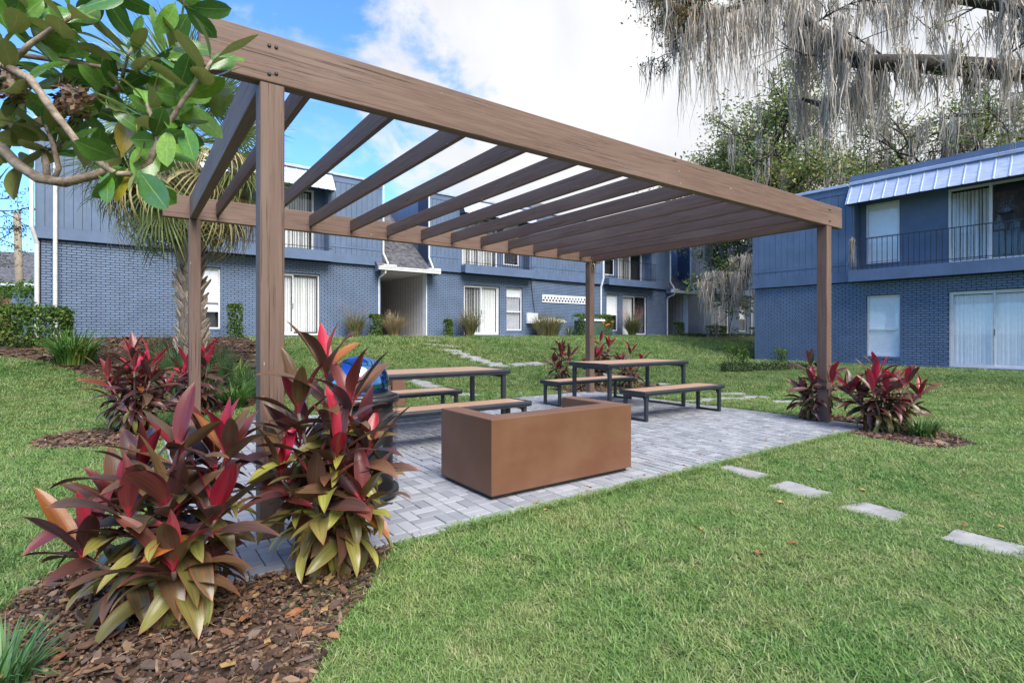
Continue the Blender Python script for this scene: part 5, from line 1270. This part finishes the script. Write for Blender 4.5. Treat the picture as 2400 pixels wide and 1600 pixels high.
for (px, py, Y, dx, dz, c, L) in [(395, 300, 1.56, .05, -.9, (.22, .38, .05), .12), (300, 395, 1.60, -.2, -.8, (.30, .27, .03), .11), (255, 400, 1.56, .05, -1, (.10, .24, .04), .10), (325, 400, 1.55, .65, -.75, (.06, .16, .05), .15), (285, 370, 1.62, .3, .8, (.36, .24, .03), .13), (430, 290, 1.58, .35, -.9, (.10, .25, .03), .12)]:
    d = Vector((dx, -.25, dz)).normalized(); up_ = Vector((.1, -1, .25)); up_ = (up_ - d*up_.dot(d)).normalized(); M = Matrix((d, up_.cross(d), up_)).transposed().to_4x4(); M.translation = ml(px, py, Y)
    put('leaf', MM[1], mag, matrix=M @ Matrix.Diagonal((L, L*1.1, L, 1)), color=c)
def pod(px, py, Y, s, seed):
    r = random.Random(seed); p = ml(px, py, Y); core = MB().lathe([(.004*s, -.045*s), (.022*s, -.02*s), (.024*s, .015*s), (.004*s, .04*s)], 10).build('seed_cone', MAT['magbark'], mag, loc=p)
    mb = MB()
    for i in range(330):
        a = r.uniform(0, 6.28); z = r.uniform(-.06, .05)*s; rr_ = (.012 + .022*r.random())*s*(1 - (z/(.075*s))**2); c = Vector((cos(a)*rr_, sin(a)*rr_, z)); d = (c + Vector((0, 0, r.gauss(0, .02)))).normalized(); u = d.orthogonal().normalized(); v = d.cross(u); k = r.uniform(.008, .015)*s
        col = r.choice(((.10, .055, .035), (.18, .10, .06), (.06, .035, .025), (.26, .17, .11)))
        mb.add([c - u*k*.5, c + v*k*.4 + d*k*.6, c + u*k*.5 + d*k*1.2, c - v*k*.4 + d*k*.7], [(0, 1, 2, 3)], col=col)
    mb.build('dry_scales', MAT['chip'], core)
pod(170, 235, 1.60, 1.15, 1); pod(28, 195, 1.56, 1.0, 2)

# ================================================================== oaks hung with moss
def moss(mb, r, p, n, L, spread, cols, w=.010):
    """strands hanging from p"""
    for i in range(n):
        q = p + Vector((r.gauss(0, spread), r.gauss(0, spread), r.gauss(0, .05))); l = L*r.uniform(.25, 1.0)**1.1; k = max(3, int(l/.22)); c = r.choice(cols); g = r.uniform(.7, 1.25); c = tuple(x*g for x in c)
        a = r.uniform(0, 6.28); s = Vector((cos(a), sin(a), 0)); pts = []; ww = w*r.uniform(.5, 1.4); dx, dy = r.gauss(0, .02), r.gauss(0, .02)
        for j in range(k + 1):
            t = j/k; c0 = q + Vector((dx*j + r.gauss(0, .018), dy*j + r.gauss(0, .018), -l*t)) + (p - q)*Vector((.55*t, .55*t, 0)).length*0.0
            c0.x += (p.x - q.x)*.8*t; c0.y += (p.y - q.y)*.8*t
            hw = ww*(1 - t**1.5)*r.uniform(.5, 1.3) + .0012; pts += [c0 - s*hw, c0 + s*hw]
        mb.add(pts, [(2*j, 2*j+1, 2*j+3, 2*j+2) for j in range(k)], col=c)
MC = ((.42, .375, .325), (.50, .45, .395), (.32, .285, .25), (.56, .50, .43), (.37, .34, .295))
def branchset(root, r, paths, mat, name='limb'):
    for pts, rad in paths: MB().tube(pts, rad, 9).build(name, mat, root, smooth=True)
def twigs(r, p0, d, L, depth, out, rad):
    """recursive fine branches; out collects (points, radii); returns tip points"""
    pts = [p0]; p = p0.copy(); dd = d.normalized(); n = 4
    for i in range(n):
        dd = (dd + Vector((r.gauss(0, .22), r.gauss(0, .22), r.gauss(0, .16)))).normalized(); p = p + dd*(L/n); pts.append(p.copy())
    out.append((pts, [rad*(1 - .6*i/n) for i in range(n + 1)]))
    tips = [pts[-1], pts[-2]]
    if depth > 0:
        for q in pts[1:]:
            for _ in range(2):
                nd = (dd + Vector((r.gauss(0, .9), r.gauss(0, .9), r.gauss(0, .6)))).normalized(); tips += twigs(r, q, nd, L*r.uniform(.45, .65), depth - 1, out, rad*.5)
    return tips
def oak_leaf_cluster(mb, r, c, n, rad, size, cols):
    for i in range(n):
        p = c + Vector((r.gauss(0, rad), r.gauss(0, rad), r.gauss(0, rad*.8))); d = Vector((r.gauss(0, 1), r.gauss(0, 1), r.gauss(.4, 1))).normalized(); u = d.orthogonal().normalized(); v = d.cross(u); a = r.uniform(0, 6.28); e1 = u*cos(a) + v*sin(a); e2 = d.cross(e1); s = size*r.uniform(.6, 1.3); g = r.uniform(.6, 1.3); col = tuple(k*g for k in r.choice(cols))
        mb.add([p - e1*s, p + e2*s*.42, p + e1*s, p - e2*s*.42], [(0, 1, 2, 3)], col=col)
OC = ((.17, .25, .06), (.12, .19, .05), (.24, .29, .085), (.32, .26, .08), (.09, .14, .04))
OCW = ((.10, .12, .03), (.22, .13, .04), (.07, .10, .03), (.30, .15, .05))
# near oak: trunk right of the picture, limbs reaching left over the lawn
oak = thing('oak_tree', 'moss draped oak whose limbs reach in from the right edge', 'tree', (11.6, 8.6, gh(11.6, 8.6))); O0 = oak.location.copy(); ro = random.Random(17)
def ol(px, py, Y): return at(px, py, Y) - O0
MB().tube([(0, 0, -.3), (-.1, .05, 1.5), (.0, .1, 3.2), (.2, .2, 5.0), (.5, .3, 7.5), (.6, .3, 10)], [.55, .42, .38, .34, .24, .1], 14).build('trunk', MAT['oakbark'], oak, smooth=True)
main = [ol(2560, 215, 9.1), ol(2400, 168, 9.0), ol(2280, 158, 9.1), ol(2150, 150, 9.2), ol(2040, 148, 9.4), ol(1975, 135, 9.6), ol(1940, 100, 9.8), ol(1900, 60, 10.0)]
up2 = [ol(2500, 60, 9.4), ol(2380, 15, 10.0), ol(2250, -5, 10.4), ol(2120, -25, 10.6), ol(1980, -30, 10.6), ol(1850, -20, 10.4), ol(1740, 15, 10.2), ol(1690, 28, 10.1), ol(1640, 25, 10.0)]
main = [Vector((-.05, .05, 4.6))] + main; up2 = [Vector((.1, .1, 6.0))] + up2
sub = [ol(2080, 155, 9.3), ol(2040, 190, 9.6), ol(1985, 220, 9.9), ol(1920, 245, 10.2), ol(1880, 232, 10.4)]
sub2 = [ol(1960, 120, 9.7), ol(1930, 80, 10.0), ol(1880, 40, 10.3), ol(1850, -20, 10.5)]
branchset(oak, ro, [(main, [.26, .20, .17, .16, .15, .14, .13, .11, .08]), (up2, [.20, .16, .14, .12, .11, .10, .08, .06, .045, .03]), (sub, [.085, .075, .065, .05, .03]), (sub2, [.09, .08, .06, .03])], MAT['oakbark'])
mm_ = MB()
def hang(path, n, L, cl=26, sp=.10, y0=0, y1=1, w=.010, down=0.0):
    for i in range(n):
        t = ro.uniform(y0, y1)*(len(path) - 1); k = min(int(t), len(path) - 2); p = path[k].lerp(path[k+1], t - k)
        moss(mm_, ro, p + Vector((ro.gauss(0, .12), ro.gauss(0, .3), -down)), cl, L*ro.uniform(.45, 1.15), sp, MC, w)
hang(up2, 24, 1.15, 34, .09, .12, .68); hang(up2, 9, 1.9, 26, .06, .15, .66); hang(up2, 20, .6, 24, .08, .15, .8); hang(main, 16, 1.3, 36, .08, .15, 1.0); hang(main, 16, 1.0, 30, .07, .1, .55); hang(main, 22, .5, 26, .08, .12, 1.0); hang(sub, 12, 1.25, 40, .09); hang(sub2, 13, 1.7, 46, .11)
for px, y_top, y_bot, Y, n in ((1612, 60, 260, 9.5, 40), (1632, 60, 200, 9.5, 22), (1670, 20, 330, 9.4, 60), (1690, 20, 270, 9.4, 60), (1722, 30, 260, 9.4, 60), (1745, 20, 290, 9.4, 40), (1765, 20, 215, 9.4, 50), (1800, 20, 245, 9.3, 46), (1860, 0, 175, 9.3, 40), (1935, 430, 480, 9.3, 0)):
    moss(mm_, ro, ol(px, y_top, Y), n, (y_bot - y_top)/FPX*Y, .07, MC, .010)
for px, y_top, y_bot, Y in ((1600, 100, 330, 9.5), (1598, 120, 300, 9.5), (1640, 150, 240, 9.5), (1668, 100, 360, 9.4), (1665, 80, 300, 9.4), (1945, 120, 485, 9.4), (1985, 150, 400, 9.3), (2030, 160, 330, 9.2)):
    moss(mm_, ro, ol(px, y_top, Y), 16, (y_bot - y_top)/FPX*Y, .022, MC, .008)
# long upper twigs that carry moss and small leaves above the frame edge
tw = []; tips = []
for (pp, n) in ((up2, 12), (main, 8)):
    for i in range(n):
        t = ro.uniform(.2, 1)*(len(pp) - 1); k = min(int(t), len(pp) - 2); p = pp[k].lerp(pp[k+1], t - k)
        tips += twigs(ro, p, Vector((ro.gauss(-.3, .8), ro.gauss(0, .8), ro.gauss(.25, .5))), ro.uniform(.7, 1.4), 1, tw, .022)
tips += twigs(ro, up2[-2], Vector((-1, .1, -.05)), .9, 2, tw, .03) + twigs(ro, up2[-1], Vector((-.8, 0, .3)), .8, 2, tw, .025)
tm = MB()
for p, r_ in tw: tm.tube(p, r_, 5, False)
tag(tm.build('twigs', MAT['oakbark'], oak, smooth=True), kind='stuff')
lf = MB()
for p in tips:
    front = CX0 + (p.x + O0.x)/(p.y + O0.y)*FPX < 1720
    if front or ro.random() < .35: oak_leaf_cluster(lf, ro, p, 12 if front else 7, .11, .038, OCW if front else OC)
tag(lf.build('foliage', MAT['foliage'], oak), kind='stuff')
for p in tips:
    if ro.random() < .35: moss(mm_, ro, p, 14, ro.uniform(.35, 1.1), .06, MC, .009)
tag(mm_.build('hanging_moss', MAT['moss'], oak), kind='stuff')
# oaks behind the right building
def bg_oak(label, base, ctr, rad, seed, ncl, nmoss, limbs_px, Lm, lean=0, leafn=40):
    r = random.Random(seed); t = thing('oak_tree', label, 'tree', (base[0], base[1], tz(*base) - .1), 0, 'oaks behind the right building'); o = t.location.copy(); c = Vector(ctr) - o
    MB().tube([Vector((0, 0, -.3)), Vector((.1, 0, 2)), c*.35 + Vector((0, 0, .6)), c*.62, c*.85], [.42, .36, .28, .2, .1], 10).build('trunk', MAT['oakbark'], t, smooth=True)
    tw = []; tips = []; low = []
    for i in range(16):
        st = c*r.uniform(.35, .9); d = Vector((r.gauss(0, 1), r.gauss(0, 1), r.gauss(.15, .6))).normalized(); tips += twigs(r, st, d, rad*r.uniform(.55, .95), 2, tw, .09)
    for pts in limbs_px:
        pts = [Vector(p) - o for p in pts]; tw.append((pts, [.05*(1 - .7*i/len(pts)) for i in range(len(pts))])); low += pts[1:]
        for q in pts[1:]:
            for _ in range(2): tips += twigs(r, q, Vector((r.gauss(-.3, .7), r.gauss(0, .7), r.gauss(-.1, .5))), r.uniform(.4, .8), 0, tw, .02)
    bm_ = MB()
    for p, q in tw: bm_.tube(p, q, 5, False)
    tag(bm_.build('limbs', MAT['oakbark'], t, smooth=True), kind='stuff')
    lf = MB(); ms = MB(); r.shuffle(tips)
    for p in tips[:ncl]: oak_leaf_cluster(lf, r, p + Vector((r.gauss(0, .15), r.gauss(0, .15), r.gauss(0, .15))), leafn, .27, .085, OC)
    for p in tips[-nmoss:]: moss(ms, r, p, 18, Lm*r.uniform(.4, 1.1), .10, MC, .018)
    for p in low:
        for _ in range(5): moss(ms, r, p + Vector((r.gauss(0, .3), r.gauss(0, .3), 0)), 22, 2.3*r.uniform(.4, 1.0), .12, MC, .016)
    tag(lf.build('foliage', MAT['foliage'], t), kind='stuff'); tag(ms.build('hanging_moss', MAT['moss'], t), kind='stuff'); return t
bg_oak('tall green oak with moss behind the left corner of the right building', (11.8, 24.5), tuple(at(1830, 300, 25)), 4.6, 71, 1000, 200,
       [[at(1830, 480, 24.5), at(1790, 560, 23.5), at(1740, 600, 22.5), at(1690, 640, 22), at(1655, 660, 21.8)], [at(1830, 520, 24.5), at(1770, 610, 23), at(1735, 640, 22.5)]], 2.2)
bg_oak('oak heavy with grey moss behind the middle of the right building', (21.0, 25.0), tuple(at(2180, 330, 25)), 5.0, 72, 800, 420, [], 2.8)
bg_oak('oak at the far right behind the roof of the right building', (27.5, 27.0), tuple(at(2450, 330, 27)), 4.6, 73, 600, 260, [], 2.6)
# small tree at the left edge
r = random.Random(5); st = thing('small_tree', 'thin small leaved tree at the left edge by the brick house', 'tree', at(-25, 760, 16.5)); st.location.z = tz(*st.location[:2]); so = st.location.copy()
tw = []; c0 = at(-10, 560, 16.5) - so; tips = []
MB().tube([Vector((0, 0, -.1)), c0*.6, c0, c0 + Vector((.1, 0, 1.6))], [.07, .05, .035, .012], 7).build('trunk', MAT['oakbark'], st, smooth=True)
for i in range(11): tips += twigs(r, c0 + Vector((0, 0, r.uniform(-1.0, 1.5))), Vector((r.gauss(.3, .8), r.gauss(0, .7), r.gauss(.15, .4))), r.uniform(.5, 1.1), 1, tw, .018)
tm = MB()
for p, q in tw: tm.tube(p, q, 4, False)
tag(tm.build('twigs', MAT['oakbark'], st), kind='stuff'); lf = MB()
for p in tips: oak_leaf_cluster(lf, r, p, 5, .12, .045, ((.10, .13, .04), (.16, .16, .05), (.06, .08, .03)))
tag(lf.build('foliage', MAT['foliage'], st), kind='stuff')

# tufts of moss caught on the pergola and the balcony railing
for nm, lab, p, L, n in (('moss_tuft', 'small grey moss tuft hanging from the back beam of the pergola', puv(7.45, PW - .02, 2.84), .32, 60), ('moss_tuft', 'strip of grey moss hanging from the left end of the balcony railing', RBd.M @ Vector((3.2, -.37, 3.74)), .95, 70)):
    mb = MB(); moss(mb, random.Random(6), Vector((0, 0, 0)), n, L, .03, MC, .007); o = mb.build(nm, MAT['moss'], None, loc=p); tag(o, lab, 'moss')
# ================================================================== dry leaves on patio and lawn
rl = random.Random(23)
def dry_mesh(seed):
    r = random.Random(seed); n = 9; pts = []
    for i in range(n):
        a = 2*pi*i/n; q = (1 if i % 2 == 0 else .55)*r.uniform(.8, 1.15); pts.append((q*cos(a), .62*q*sin(a), .25*r.uniform(-.4, 1)*abs(sin(a))))
    mb = MB(); c = r.choice(((.30, .16, .06), (.22, .13, .07), (.38, .25, .10), (.26, .11, .05))); mb.add(pts + [(0, 0, 0)], [(i, (i+1) % n, n) for i in range(n)], col=c); return mb.mesh('fallen_leaf', MAT['dryleaf'])
DM = [dry_mesh(i) for i in range(6)]
def fallen(x, y, z, s, label, group):
    o = put('fallen_leaf', DM[rl.randrange(6)], None, (x, y, z), (rl.gauss(0, .15), rl.gauss(0, .15), rl.uniform(0, 6.28)), s); tag(o, label, 'leaf', group)
for i in range(90):
    u, v = rl.uniform(PU0 + .1, PU1 - .1), rl.uniform(PV0, PV1)
    if rl.random() < .35: v = PV0 + abs(rl.gauss(0, .12)) + .02
    if 1.5 < u < 3.15 and -.25 < v < .65: continue
    p = puv(u, v); fallen(p.x, p.y, .004, rl.uniform(.012, .03), 'small dry brown leaf lying on the grey pavers', 'dry leaves on the patio')
for i in range(70):
    Y = rl.uniform(3, 11); X = rl.uniform(-.3, 1.0)*Y
    if patio_mask(np.array(X), np.array(Y), .05): continue
    fallen(X, Y, tz(X, Y) + .008, rl.uniform(.02, .04), 'dry brown leaf lying in the lawn grass', 'dry leaves on the lawn')
for i in range(26):
    X, Y = rl.uniform(-2.2, -.8), rl.uniform(1.9, 2.9)
    if inside(MULCH_FRONT, np.array([X]), np.array([Y]))[0]: fallen(X, Y, gh(X, Y) + .045, rl.uniform(.03, .06), 'curled dry leaf lying on the foreground mulch', 'dry leaves on the foreground mulch')
